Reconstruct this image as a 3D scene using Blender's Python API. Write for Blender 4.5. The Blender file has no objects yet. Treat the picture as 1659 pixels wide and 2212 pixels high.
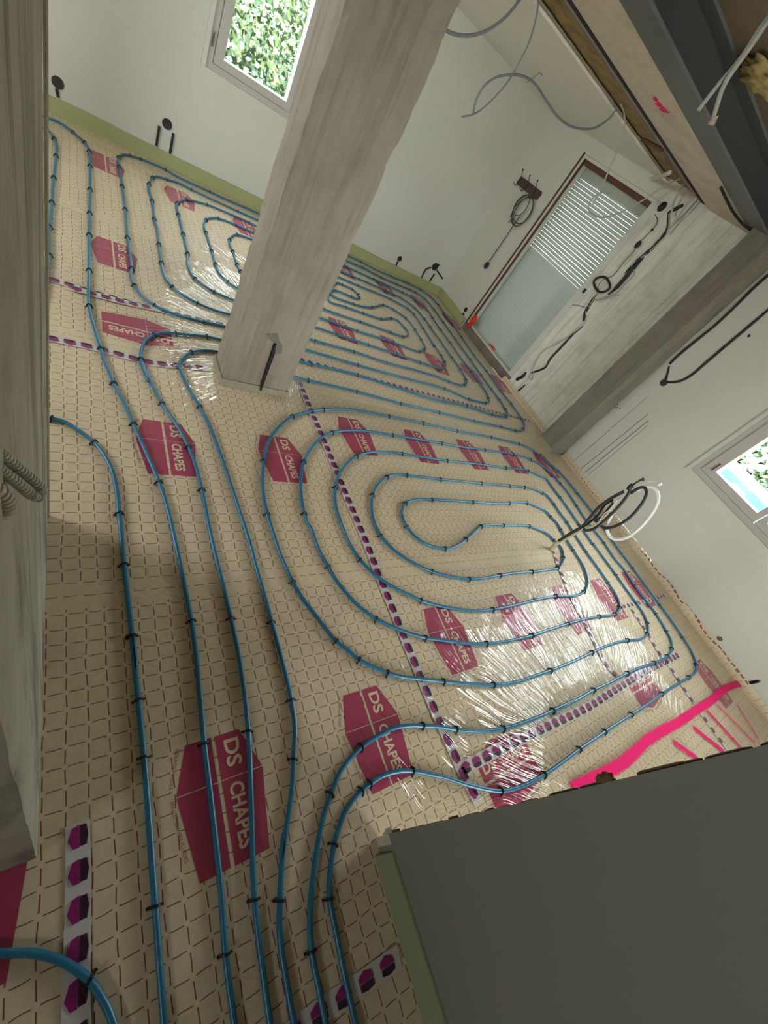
import bpy, bmesh, math, random
from mathutils import Vector, Matrix
from mathutils import noise as mnoise
random.seed(7)
sc = bpy.context.scene
# ------------------------------------------------------------------ camera
RW = ((0.78611751, -0.36409281, 0.49945539), (0.01282727, -0.79829487, -0.60213018), (0.61794395, 0.47975173, -0.62288326))
FPX, CX, CY, CAMZ = 896.7038, 829.5, 1106.0, 1.5
cam_d = bpy.data.cameras.new('camera'); cam = bpy.data.objects.new('camera', cam_d); sc.collection.objects.link(cam)
M = Matrix(((RW[0][0], -RW[1][0], -RW[2][0], 0), (RW[0][1], -RW[1][1], -RW[2][1], 0), (RW[0][2], -RW[1][2], -RW[2][2], CAMZ), (0, 0, 0, 1)))
cam.matrix_world = M
cam_d.sensor_fit = 'VERTICAL'; cam_d.sensor_height = 24.0; cam_d.sensor_width = 18.0
cam_d.lens = FPX / 2212 * 24.0; cam_d.clip_start = 0.02; cam_d.clip_end = 200
sc.camera = cam
# ------------------------------------------------------------------ world, sun, exposure
sc.view_settings.view_transform = 'Standard'; sc.view_settings.look = 'None'
sc.view_settings.exposure = 1.47; sc.view_settings.gamma = 1.0; sc.view_settings.use_curve_mapping = False
world = bpy.data.worlds.new('overcast_sky'); sc.world = world; world.use_nodes = True
wn = world.node_tree; wn.nodes.clear()
wo = wn.nodes.new('ShaderNodeOutputWorld'); wb = wn.nodes.new('ShaderNodeBackground')
wb.inputs[0].default_value = (0.90, 0.965, 1.0, 1); wb.inputs[1].default_value = 10.0
wn.links.new(wb.outputs[0], wo.inputs[0])
sun_d = bpy.data.lights.new('sun', 'SUN'); sun_d.energy = 26.0; sun_d.angle = math.radians(1.0); sun_d.color = (1.0, 0.9, 0.72)
sun = bpy.data.objects.new('sun', sun_d); sc.collection.objects.link(sun)
sun.rotation_euler = Vector((0.35, 0.85, -0.75)).to_track_quat('-Z', 'Y').to_euler()
def portal(loc, size, d):
    l = bpy.data.lights.new('daylight_portal', 'AREA'); l.shape = 'RECTANGLE'; l.size, l.size_y = size; l.cycles.is_portal = True
    o = bpy.data.objects.new('daylight_portal', l); sc.collection.objects.link(o); o.location = loc
    o.rotation_euler = Vector(d).to_track_quat('-Z', 'Z').to_euler()
portal((1.34, 5.60, 1.43), (0.85, 1.25), (0, -1, 0))
portal((4.72, 0.46, 1.42), (1.25, 1.25), (-1, 0, 0))
portal((4.72, 3.88, 1.1), (1.3, 2.3), (-1, 0, 0))
portal((1.98, -2.78, 1.2), (1.05, 1.9), (0, 1, 0))  # from here on: portals at unseen openings added for fill light
portal((-2.68, 2.6, 1.6), (1.25, 1.0), (1, 0, 0))
portal((-2.68, -1.0, 2.0), (0.7, 0.7), (1, 0, 0))
sc.cycles.max_bounces = 8; sc.cycles.diffuse_bounces = 4; sc.cycles.glossy_bounces = 3
sc.cycles.transparent_max_bounces = 8; sc.cycles.use_denoising = True
sc.cycles.caustics_reflective = False; sc.cycles.caustics_refractive = False
sc.cycles.sample_clamp_indirect = 8.0
# ------------------------------------------------------------------ measuring helpers (photo measurements -> metres in the room)
def ray(p):
    a, b = p[0] - CX, p[1] - CY
    return Vector([RW[0][i] * a + RW[1][i] * b + RW[2][i] * FPX for i in range(3)])
def fl(p, z=0.0):
    d = ray(p); t = (z - CAMZ) / d.z; return Vector((d.x * t, d.y * t, z))
def onx(p, x):
    d = ray(p); t = x / d.x; return Vector((x, d.y * t, d.z * t + CAMZ))
def ony(p, y):
    d = ray(p); t = y / d.y; return Vector((d.x * t, y, d.z * t + CAMZ))
def Z(ox, oy, s, pts):
    return [(ox + s * p[0], oy + s * p[1]) + tuple(p[2:]) for p in pts]
# ------------------------------------------------------------------ materials
MATS = {}
def newmat(name):
    m = bpy.data.materials.new(name); m.use_nodes = True; n = m.node_tree; n.nodes.clear()
    out = n.nodes.new('ShaderNodeOutputMaterial'); b = n.nodes.new('ShaderNodeBsdfPrincipled'); n.links.new(b.outputs[0], out.inputs[0])
    return m, n, b
def N(n, t, **kw):
    x = n.nodes.new(t)
    for k, v in kw.items():
        if k.startswith('i'): x.inputs[int(k[1:])].default_value = v
        else: setattr(x, k, v)
    return x
def math_(n, op, a, b=None, c=None, clamp=False):
    x = n.nodes.new('ShaderNodeMath'); x.operation = op; x.use_clamp = clamp
    for i, v in enumerate((a, b, c)):
        if v is None: continue
        if isinstance(v, (int, float)): x.inputs[i].default_value = v
        else: n.links.new(v, x.inputs[i])
    return x.outputs[0]
def mixc(n, f, a, b, mode='MIX'):
    x = n.nodes.new('ShaderNodeMix'); x.data_type = 'RGBA'; x.blend_type = mode
    if isinstance(f, (int, float)): x.inputs[0].default_value = f
    else: n.links.new(f, x.inputs[0])
    for i, v in ((6, a), (7, b)):
        if isinstance(v, tuple): x.inputs[i].default_value = v + (1,) if len(v) == 3 else v
        else: n.links.new(v, x.inputs[i])
    return x.outputs[2]
def ramp(n, f, stops):
    x = n.nodes.new('ShaderNodeValToRGB'); cr = x.color_ramp
    while len(cr.elements) < len(stops): cr.elements.new(0.5)
    for e, (p, c) in zip(cr.elements, stops): e.position = p; e.color = c if len(c) == 4 else c + (1,)
    n.links.new(f, x.inputs[0]); return x.outputs[0]
def noise(n, vec, scale, detail=4, rough=0.55, dist=0.0):
    x = n.nodes.new('ShaderNodeTexNoise'); x.inputs['Scale'].default_value = scale; x.inputs['Detail'].default_value = detail
    x.inputs['Roughness'].default_value = rough; x.inputs['Distortion'].default_value = dist
    n.links.new(vec, x.inputs['Vector']); return x.outputs['Fac']
def coords(n, scale=(1, 1, 1), rot=(0, 0, 0)):
    g = n.nodes.new('ShaderNodeNewGeometry'); m = n.nodes.new('ShaderNodeMapping')
    m.inputs['Scale'].default_value = scale; m.inputs['Rotation'].default_value = rot
    n.links.new(g.outputs['Position'], m.inputs[0]); return m.outputs[0]
def bump(n, b, h, strength, dist, inp='Normal', prev=None):
    x = n.nodes.new('ShaderNodeBump'); x.inputs['Strength'].default_value = strength; x.inputs['Distance'].default_value = dist
    n.links.new(h, x.inputs['Height'])
    if prev is not None: n.links.new(prev, x.inputs['Normal'])
    n.links.new(x.outputs[0], b.inputs[inp]); return x.outputs[0]
def plain(name, col, rough=0.6, metal=0.0, var=0.0, bumpd=0.0, spec=0.5, scale=40, trans=0.0):
    if name in MATS: return MATS[name]
    m, n, b = newmat(name)
    b.inputs['Base Color'].default_value = col + (1,); b.inputs['Roughness'].default_value = rough; b.inputs['Metallic'].default_value = metal
    b.inputs['Specular IOR Level'].default_value = spec
    if var or bumpd:
        f = noise(n, coords(n), scale, 4)
        if var: n.links.new(mixc(n, f, tuple(c * (1 - var) for c in col), tuple(min(1, c * (1 + var)) for c in col)), b.inputs['Base Color'])
        if bumpd: bump(n, b, f, 0.6, bumpd)
    MATS[name] = m; return m
def mat_plaster(name, col, blot=0.06):
    m, n, b = newmat(name); v = coords(n)
    f = noise(n, v, 1.3, 3); g = noise(n, v, 30, 5)
    c = mixc(n, f, tuple(c * (1 - blot) for c in col), tuple(c * (1 + blot) for c in col))
    c = mixc(n, math_(n, 'MULTIPLY', g, 0.12), c, tuple(c_ * 0.8 for c_ in col))
    n.links.new(c, b.inputs['Base Color']); b.inputs['Roughness'].default_value = 0.85
    bump(n, b, g, 0.25, 0.001); return m
def mat_concrete(name, col, dark, streak=0.7, pits=0.5, amount=0.5, sc_=(34, 34, 1.6)):
    m, n, b = newmat(name)
    v = coords(n, sc_); f = noise(n, v, 1.0, 6, 0.62, 0.3)
    v2 = coords(n); g = noise(n, v2, 6, 6, 0.65); h = noise(n, v2, 55, 4, 0.6)
    s = ramp(n, f, [(0.36, (1, 1, 1)), (0.52, (0, 0, 0))])
    s2 = ramp(n, g, [(0.34, (1, 1, 1)), (0.55, (0, 0, 0))])
    c = mixc(n, g, tuple(x * 0.86 for x in col), tuple(min(1, x * 1.16) for x in col))
    c = mixc(n, math_(n, 'MULTIPLY', s, streak * amount), c, dark)
    c = mixc(n, math_(n, 'MULTIPLY', s2, 0.35 * amount), c, dark)
    p = ramp(n, h, [(0.27, (1, 1, 1)), (0.31, (0, 0, 0))])
    c = mixc(n, math_(n, 'MULTIPLY', p, pits), c, tuple(x * 0.5 for x in dark))
    n.links.new(c, b.inputs['Base Color']); b.inputs['Roughness'].default_value = 0.9
    hh = math_(n, 'ADD', math_(n, 'MULTIPLY', f, 0.5), h)
    bump(n, b, hh, 0.5, 0.004); return m
def mat_film(name='insulation_film'):
    """kraft coloured insulation foil with a printed 5 cm grid under a clear glossy wrinkled skin"""
    m, n, b = newmat(name)
    g = n.nodes.new('ShaderNodeNewGeometry'); sep = n.nodes.new('ShaderNodeSeparateXYZ')
    w = noise(n, g.outputs['Position'], 5, 2); w2 = noise(n, g.outputs['Position'], 14, 2)
    n.links.new(g.outputs['Position'], sep.inputs[0])
    x = math_(n, 'ADD', sep.outputs[0], math_(n, 'MULTIPLY', math_(n, 'SUBTRACT', w, 0.5), 0.022))
    y = math_(n, 'ADD', sep.outputs[1], math_(n, 'MULTIPLY', math_(n, 'SUBTRACT', w2, 0.5), 0.012))
    PER = 1.42; S = 0.0485
    yy = math_(n, 'SUBTRACT', y, 0.745)
    row = math_(n, 'FLOOR', math_(n, 'DIVIDE', yy, PER))
    v = math_(n, 'SUBTRACT', yy, math_(n, 'MULTIPLY', row, PER))
    xs = math_(n, 'DIVIDE', math_(n, 'SUBTRACT', math_(n, 'SUBTRACT', x, 0.0125), math_(n, 'MULTIPLY', row, 0.035)), S)
    ys = math_(n, 'DIVIDE', math_(n, 'SUBTRACT', v, 0.095), S)
    fx = math_(n, 'ABSOLUTE', math_(n, 'SUBTRACT', math_(n, 'FRACT', math_(n, 'ADD', xs, 0.5)), 0.5))
    fy = math_(n, 'ABSOLUTE', math_(n, 'SUBTRACT', math_(n, 'FRACT', math_(n, 'ADD', ys, 0.5)), 0.5))
    lx = math_(n, 'SUBTRACT', 1.0, math_(n, 'DIVIDE', fx, 0.045), clamp=True)
    ly = math_(n, 'SUBTRACT', 1.0, math_(n, 'DIVIDE', fy, 0.04), clamp=True)
    okx = math_(n, 'GREATER_THAN', fy, 0.15); oky = math_(n, 'GREATER_THAN', fx, 0.15)
    band = math_(n, 'GREATER_THAN', v, 0.095)
    lines = math_(n, 'MAXIMUM', math_(n, 'MULTIPLY', math_(n, 'MULTIPLY', lx, okx), band), math_(n, 'MULTIPLY', math_(n, 'MULTIPLY', ly, oky), 0.85))
    lines = math_(n, 'MULTIPLY', lines, 1.5, clamp=True)
    vv = coords(n); k1 = noise(n, vv, 34, 5, 0.65); k2 = noise(n, vv, 2.2, 4)
    base = mixc(n, k1, (0.50, 0.385, 0.235), (0.84, 0.685, 0.46))
    base = mixc(n, math_(n, 'MULTIPLY', k2, 0.6), base, (0.70, 0.575, 0.40))
    # pale welds where the printed lines would cross
    cr = math_(n, 'MULTIPLY', math_(n, 'SUBTRACT', 1.0, math_(n, 'DIVIDE', fx, 0.06), clamp=True), math_(n, 'SUBTRACT', 1.0, math_(n, 'DIVIDE', fy, 0.16), clamp=True))
    cr2 = math_(n, 'MULTIPLY', math_(n, 'SUBTRACT', 1.0, math_(n, 'DIVIDE', fy, 0.06), clamp=True), math_(n, 'SUBTRACT', 1.0, math_(n, 'DIVIDE', fx, 0.16), clamp=True))
    crs = math_(n, 'MAXIMUM', cr, cr2, clamp=True)
    base = mixc(n, math_(n, 'MULTIPLY', crs, 0.45), base, (0.84, 0.71, 0.52))
    col = mixc(n, lines, base, (0.23, 0.045, 0.055))
    n.links.new(col, b.inputs['Base Color'])
    wrinkle_skin(n, b)
    return m
def wrinkle_skin(n, b, strength=1.0):
    b.inputs['Roughness'].default_value = 0.55; b.inputs['Specular IOR Level'].default_value = 0.2
    b.inputs['Coat Weight'].default_value = 1.0; b.inputs['Coat Roughness'].default_value = 0.045; b.inputs['Coat IOR'].default_value = 1.5
    # long narrow creases of the clear skin, fanning out from where it was pulled tight
    v0 = coords(n); lowf = noise(n, v0, 1.3, 2); sep = n.nodes.new('ShaderNodeSeparateXYZ'); n.links.new(v0, sep.inputs[0])
    def fan(cx, cy, al, ac, sharp, seed):
        dx = math_(n, 'SUBTRACT', sep.outputs[0], cx); dy = math_(n, 'SUBTRACT', sep.outputs[1], cy)
        th = math_(n, 'ARCTAN2', dx, dy); r = math_(n, 'SQRT', math_(n, 'ADD', math_(n, 'MULTIPLY', dx, dx), math_(n, 'MULTIPLY', dy, dy)))
        th = math_(n, 'ADD', th, math_(n, 'MULTIPLY', math_(n, 'SUBTRACT', lowf, 0.5), 0.35))
        cb = n.nodes.new('ShaderNodeCombineXYZ'); n.links.new(math_(n, 'MULTIPLY', r, al), cb.inputs[0]); n.links.new(math_(n, 'MULTIPLY', th, ac), cb.inputs[1]); cb.inputs[2].default_value = seed
        f = noise(n, cb.outputs[0], 1.0, 2, 0.45, 0.3); q = math_(n, 'ABSOLUTE', math_(n, 'SUBTRACT', f, 0.5))
        return math_(n, 'POWER', math_(n, 'SUBTRACT', 1.0, math_(n, 'MULTIPLY', q, 4.5), clamp=True), sharp)
    right = math_(n, 'ADD', fan(2.4, -0.95, 1.5, 28, 1.8, 0.0), math_(n, 'MULTIPLY', fan(2.4, -0.95, 2.8, 74, 1.4, 3.0), 0.5))
    left = math_(n, 'ADD', fan(1.3, 2.55, 1.8, 26, 1.5, 7.0), math_(n, 'MULTIPLY', fan(1.3, 2.55, 4.5, 52, 1.4, 9.0), 0.6))
    t = n.nodes.new('ShaderNodeMapRange'); t.interpolation_type = 'SMOOTHSTEP'; n.links.new(math_(n, 'SUBTRACT', sep.outputs[1], math_(n, 'MULTIPLY', sep.outputs[0], 0.4)), t.inputs[0])
    for k, val in ((1, 0.4), (2, 1.3)): t.inputs[k].default_value = val
    both = n.nodes.new('ShaderNodeMix'); n.links.new(t.outputs[0], both.inputs[0]); n.links.new(right, both.inputs[2]); n.links.new(left, both.inputs[3])
    e = noise(n, v0, 9, 2, 0.5)
    mask = ramp(n, noise(n, v0, 1.1, 2), [(0.38, (0.3, 0.3, 0.3)), (0.58, (1, 1, 1))])
    def patch(cx, cy, rad):
        dx = math_(n, 'SUBTRACT', sep.outputs[0], cx); dy = math_(n, 'SUBTRACT', sep.outputs[1], cy)
        d2 = math_(n, 'ADD', math_(n, 'MULTIPLY', dx, dx), math_(n, 'MULTIPLY', dy, dy)); return math_(n, 'SUBTRACT', 1.0, math_(n, 'DIVIDE', d2, rad * rad), clamp=True)
    pulled = math_(n, 'MAXIMUM', patch(2.25, 0.15, 1.0), patch(0.85, 2.75, 1.0))
    mk = math_(n, 'MAXIMUM', math_(n, 'MULTIPLY', mask, 0.55), math_(n, 'MULTIPLY', pulled, 1.6, clamp=True))
    h = math_(n, 'MULTIPLY', both.outputs[0], mk)
    h = math_(n, 'ADD', h, math_(n, 'MULTIPLY', e, 1.6))
    bump(n, b, h, 1.0 * strength, 0.0042, 'Coat Normal')
    bump(n, b, h, 0.5 * strength, 0.0045, 'Normal')
def mat_print(name, col, col2=None, strength=1.0):
    m, n, b = newmat(name); f = noise(n, coords(n), 60, 3)
    n.links.new(mixc(n, math_(n, 'MULTIPLY', f, 0.35), col, tuple(c * 1.5 for c in col) if not col2 else col2), b.inputs['Base Color'])
    wrinkle_skin(n, b, strength); return m
FILM = mat_film()
RASP = mat_print('raspberry_print', (0.36, 0.042, 0.09)); PALE = mat_print('bare_kraft', (0.68, 0.54, 0.37))
SMALLP = mat_print('small_raspberry_print', (0.34, 0.10, 0.10))
TAPE = mat_print('clear_tape', (0.62, 0.58, 0.54), (0.68, 0.64, 0.60)); TDARK = mat_print('tape_dark_print', (0.045, 0.008, 0.03)); TMAG = mat_print('tape_magenta_print', (0.26, 0.012, 0.13))
WALL = mat_plaster('wall_plaster', (0.62, 0.61, 0.53)); CEIL = mat_plaster('ceiling_plaster', (0.82, 0.815, 0.74))
BOARD = mat_plaster('plasterboard', (0.27, 0.26, 0.22), 0.03)
CONC = mat_concrete('column_concrete', (0.32, 0.272, 0.21), (0.12, 0.095, 0.07), 0.8, 0.6, 0.4, (48, 48, 2.2))
CONC_P = mat_concrete('left_wall_concrete', (0.46, 0.42, 0.34), (0.10, 0.085, 0.075), 1.0, 0.5, 0.8, (9, 9, 1.2))
CONC_L = mat_concrete('pale_shuttered_concrete', (0.74, 0.72, 0.62), (0.36, 0.345, 0.29), 0.7, 0.3, 0.6)
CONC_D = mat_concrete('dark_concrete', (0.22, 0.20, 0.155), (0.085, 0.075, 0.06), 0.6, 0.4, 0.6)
SOFFIT = mat_concrete('soffit_concrete', (0.66, 0.58, 0.49), (0.24, 0.20, 0.17), 0.3, 0.5, 0.5)
STEEL = plain('grey_painted_steel', (0.13, 0.135, 0.14), 0.55, 0.0, 0.1)
PIPE = None
def mk_pipe():
    m, n, b = newmat('blue_pipe'); f = noise(n, coords(n), 90, 4); g = noise(n, coords(n), 3, 3)
    c = mixc(n, g, (0.012, 0.125, 0.22), (0.022, 0.185, 0.32)); c = mixc(n, math_(n, 'MULTIPLY', ramp(n, f, [(0.62, (0, 0, 0)), (0.8, (1, 1, 1))]), 0.5), c, (0.25, 0.36, 0.42))
    n.links.new(c, b.inputs['Base Color']); b.inputs['Roughness'].default_value = 0.34; b.inputs['Specular IOR Level'].default_value = 0.55; return m
PIPE = mk_pipe()
CLIP = plain('black_plastic', (0.008, 0.008, 0.010), 0.4)
FOAM = mat_plaster('pale_green_foam', (0.36, 0.37, 0.165), 0.12)
GREYC = plain('grey_cable', (0.20, 0.20, 0.22), 0.5); LGREYC = plain('light_grey_cable', (0.42, 0.42, 0.38), 0.5, var=0.1)
WHITEP = plain('white_plastic', (0.75, 0.73, 0.68), 0.4); CORR = plain('grey_corrugated_plastic', (0.60, 0.57, 0.50), 0.6, var=0.15)
FRAME = plain('window_frame', (0.46, 0.43, 0.38), 0.5, var=0.05); DFRAME = plain('door_frame_white', (0.62, 0.60, 0.53), 0.5, var=0.05)
BROWNW = plain('dark_brown_wood', (0.10, 0.035, 0.02), 0.5, var=0.3, scale=60); RACKW = plain('rack_wood', (0.07, 0.042, 0.03), 0.6, var=0.3, scale=60)
SLAT = plain('shutter_slat', (0.82, 0.83, 0.77), 0.5); RUBBER = plain('black_rubber', (0.012, 0.012, 0.012), 0.6)
# ------------------------------------------------------------------ object helpers
def link(name, me, m=None, parent=None, smooth=False):
    o = bpy.data.objects.new(name, me); sc.collection.objects.link(o)
    if m is not None:
        for x in (m if isinstance(m, (list, tuple)) else [m]): me.materials.append(x)
    if parent is not None: o.parent = parent
    if smooth:
        for p in me.polygons: p.use_smooth = True
    return o
def tag(o, label, cat, group=None, kind=None):
    o['label'] = label; o['category'] = cat
    if group: o['group'] = group
    if kind: o['kind'] = kind
    return o
def struct(o, label=None, cat=None):
    o['kind'] = 'structure'
    if label: o['label'] = label; o['category'] = cat
    return o
def empty(name, loc, label, cat, group=None):
    o = bpy.data.objects.new(name, None); sc.collection.objects.link(o); o.location = loc; o.empty_display_size = 0.05
    return tag(o, label, cat, group)
class MB:
    def __init__(s): s.v = []; s.f = []; s.mi = []; s.cur = 0; s.off = Vector((0, 0, 0))
    def mat(s, i): s.cur = i; return s
    def add(s, vs, fs):
        b = len(s.v); s.v += [tuple(Vector(v) - s.off) for v in vs]; s.f += [tuple(b + i for i in f) for f in fs]; s.mi += [s.cur] * len(fs)
    def box(s, a, b):
        x0, y0, z0 = a; x1, y1, z1 = b
        s.add([(x0, y0, z0), (x1, y0, z0), (x1, y1, z0), (x0, y1, z0), (x0, y0, z1), (x1, y0, z1), (x1, y1, z1), (x0, y1, z1)],
              [(0, 3, 2, 1), (4, 5, 6, 7), (0, 1, 5, 4), (1, 2, 6, 5), (2, 3, 7, 6), (3, 0, 4, 7)])
    def poly(s, pts, thick=None):
        n = len(pts)
        if thick is None: s.add(pts, [tuple(range(n))]); return
        t = Vector(thick); s.add([Vector(p) for p in pts] + [Vector(p) + t for p in pts], [tuple(range(n)), tuple(range(2 * n - 1, n - 1, -1))] + [(i, n + i, n + (i + 1) % n, (i + 1) % n)[::-1] for i in range(n)])
    def tube(s, pts, r, n=8, caps=True):
        pts = [Vector(p) for p in pts]; k = len(pts); rs = r if isinstance(r, (list, tuple)) else [r] * k
        vs = []; up = Vector((0, 0, 1)); prev = None
        for i, p in enumerate(pts):
            t = (pts[min(i + 1, k - 1)] - pts[max(i - 1, 0)])
            if t.length < 1e-9: t = Vector((0, 0, 1))
            t.normalize()
            if prev is None: a = t.cross(up if abs(t.z) < 0.95 else Vector((1, 0, 0)))
            else: a = prev - t * prev.dot(t)
            if a.length < 1e-6: a = t.cross(Vector((1, 0, 0)))
            a.normalize(); prev = a; b = t.cross(a)
            for j in range(n):
                an = 2 * math.pi * j / n; vs.append(p + (a * math.cos(an) + b * math.sin(an)) * rs[i])
        fs = [(i * n + j, i * n + (j + 1) % n, (i + 1) * n + (j + 1) % n, (i + 1) * n + j) for i in range(k - 1) for j in range(n)]
        if caps: fs += [tuple(range(n))[::-1], tuple((k - 1) * n + j for j in range(n))]
        s.add(vs, fs)
    def build(s, name, m=None, parent=None, smooth=False):
        me = bpy.data.meshes.new(name); me.from_pydata(s.v, [], s.f); 
        o = link(name, me, m, parent, smooth)
        for p, i in zip(me.polygons, s.mi): p.material_index = i
        me.update(); return o
def spline(pts, step=0.02):
    """centripetal Catmull-Rom through the points, evenly resampled"""
    P = [Vector(p) for p in pts]
    Q = [P[0] * 2 - P[1]] + P + [P[-1] * 2 - P[-2]]; out = []
    for i in range(1, len(Q) - 2):
        p0, p1, p2, p3 = Q[i - 1:i + 3]
        t0 = 0; t1 = t0 + max((p1 - p0).length, 1e-5) ** .5; t2 = t1 + max((p2 - p1).length, 1e-5) ** .5; t3 = t2 + max((p3 - p2).length, 1e-5) ** .5
        k = max(2, int((p2 - p1).length / step))
        for j in range(k):
            t = t1 + (t2 - t1) * j / k
            A1 = p0 * ((t1 - t) / (t1 - t0)) + p1 * ((t - t0) / (t1 - t0)); A2 = p1 * ((t2 - t) / (t2 - t1)) + p2 * ((t - t1) / (t2 - t1)); A3 = p2 * ((t3 - t) / (t3 - t2)) + p3 * ((t - t2) / (t3 - t2))
            B1 = A1 * ((t2 - t) / (t2 - t0)) + A2 * ((t - t0) / (t2 - t0)); B2 = A2 * ((t3 - t) / (t3 - t1)) + A3 * ((t - t1) / (t3 - t1))
            out.append(B1 * ((t2 - t) / (t2 - t1)) + B2 * ((t - t1) / (t2 - t1)))
    out.append(P[-1]); return out
def cable(name, pts, r, m, parent=None, n=8, step=0.02, straight=False):
    mb = MB(); mb.tube(pts if straight else spline(pts, step), r, n); return mb.build(name, m, parent, True)
# ================================================================== the setting
W = 4.40; YB = 5.24; ZC = 2.25
def wall_with_holes(mb, axis, c0, c1, a0, a1, z0, z1, holes):
    """wall slab between c0..c1 on the given axis, spanning a0..a1, with rectangular openings (a, b, zlo, zhi)"""
    cuts = sorted({a0, a1} | {h[0] for h in holes} | {h[1] for h in holes})
    for s, e in zip(cuts, cuts[1:]):
        hs = [h for h in holes if h[0] <= s + 1e-6 and h[1] >= e - 1e-6]
        segs = [(z0, z1)] if not hs else [(z0, hs[0][2]), (hs[0][3], z1)]
        for lo, hi in segs:
            if hi - lo < 1e-4: continue
            if axis == 'x': mb.box((c0, s, lo), (c1, e, hi))
            else: mb.box((s, c0, lo), (e, c1, hi))
mb = MB(); mb.box((-2.75, -2.85, -0.16), (4.75, 5.5, -0.035)); struct(mb.build('floor', CONC_D))
mb = MB(); wall_with_holes(mb, 'y', YB, 5.46, -2.75, 4.75, -0.035, 2.6, [(0.93, 1.715, 0.83, 2.02)]); struct(mb.build('wall_back', WALL))
mb = MB(); wall_with_holes(mb, 'x', W, 4.62, -2.7, 2.03, -0.035, 2.6, [(-0.18, 1.08, 0.80, 2.02)]); wall_with_holes(mb, 'x', W, 4.62, 3.22, YB, -0.035, 2.6, [(3.225, 4.435, -0.0349, 2.12)])
struct(mb.build('wall_right', WALL))
mb = MB(); mb.box((W, 2.03, -0.035), (4.62, 3.22, 2.6)); struct(mb.build('wall_right', CONC_L))
mb = MB(); wall_with_holes(mb, 'x', -2.75, -2.6, -2.7, YB, -0.035, 2.6, [(-1.3, -0.7, 1.75, 2.35), (2.0, 3.2, 1.15, 2.1)]); struct(mb.build('wall_left', WALL))  # unseen wall; both openings are added to bring in fill light
mb = MB(); wall_with_holes(mb, 'y', -2.85, -2.7, -2.75, 4.75, -0.035, 2.6, [(1.45, 2.5, 0.25, 2.15)]); struct(mb.build('wall_front', WALL))  # unseen wall; its opening is added to throw fill on the column
mb = MB(); mb.box((-2.75, -2.85, 2.6), (4.75, 5.5, 2.75)); struct(mb.build('ceiling', CONC_D))
# plastered ceiling of the far room, broken off along a ragged edge
mb = MB(); pts = []; x = -2.6
while x < W: pts.append((x, 3.36 + 0.018 * mnoise.noise(Vector((x * 5, 0, 0))) + 0.006 * mnoise.noise(Vector((x * 40, 3, 0))), ZC)); x += 0.02
pts.append((W, 3.36, ZC)); loop = pts + [(W, YB, ZC), (-2.6, YB, ZC)]
mb.poly(loop, (0, 0, 0.016)); struct(mb.build('ceiling', CEIL))
NEARC = mat_concrete('old_brown_ceiling', (0.22, 0.17, 0.125), (0.07, 0.05, 0.035), 0.2, 0.4, 0.7)
mb = MB(); mb.box((-2.6, -2.7, 2.432), (W, 2.30, 2.6)); struct(mb.build('ceiling', NEARC))
mb = MB(); mb.box((-2.6, 2.315, 2.24), (W, 2.785, 2.6)); struct(mb.build('trim_1', SOFFIT), 'pale rough concrete soffit beside the steel beam', 'soffit')
# torn edge, insulation, rails
def ragged_strip(name, m, y0, y1, z0, z1, amp, f, seed):
    mb = MB(); a = []; b = []; x = -2.6
    while x < W + 0.001:
        n1 = mnoise.noise(Vector((x * f, seed, 0))); n2 = mnoise.noise(Vector((x * f, seed + 9, 2)))
        a.append((x, y0 + amp * n1, z0 + amp * 0.5 * n2)); b.append((x, y1 + amp * n2 * 0.3, z0)); x += 0.025
    k = len(a); vs = a + b + [(p[0], p[1], z1) for p in a]
    fs = [(i, i + 1, k + i + 1, k + i) for i in range(k - 1)] + [(2 * k + i, 2 * k + i + 1, i + 1, i) for i in range(k - 1)]
    mb.add(vs, fs); o = mb.build(name, m); return o
GYP = plain('torn_plaster_edge', (0.40, 0.33, 0.27), 0.9, var=0.35, scale=70, bumpd=0.002)
WOOL = plain('brown_insulation_wool', (0.30, 0.215, 0.09), 1.0, var=0.85, scale=11, bumpd=0.01)
struct(ragged_strip('trim_2', GYP, 3.325, 3.375, 2.2665, 2.275, 0.016, 12, 1), 'torn brown edge of the white plaster ceiling', 'ceiling edge')
tag(ragged_strip('insulation_wool', WOOL, 2.965, 3.42, 2.285, 2.40, 0.015, 7, 4), 'brown mineral wool in the gap between white ceiling and concrete soffit', 'insulation')
RAIL = plain('dusty_metal', (0.30, 0.27, 0.24), 0.6, var=0.25, scale=50)
mb = MB(); mb.box((-2.6, 2.925, 2.262), (W - 0.15, 2.965, 2.30)); mb.box((-2.6, 2.945, 2.25), (W - 0.15, 2.952, 2.262))
tag(mb.build('ceiling_rail', RAIL), 'thin dusty metal rail next to the brown insulation', 'rail')
mb = MB(); mb.box((-2.6, 2.865, 2.245), (W - 0.12, 2.905, 2.30)); tag(mb.build('ceiling_rail', RAIL), 'thin dusty metal rail next to the black gap of the soffit', 'rail')
mb = MB(); mb.box((-2.6, 2.785, 2.30), (W, 2.95, 2.42)); mb.box((-2.6, 2.787, 2.238), (W - 0.1, 2.833, 2.256)); struct(mb.build('trim_3', plain('painted_gap_shade', (0.01, 0.01, 0.012), 0.9)), 'black boxes painting the shade of the gap behind the rails', 'gap')  # black box and flush strip carry the gap's shade in their colour
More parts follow.
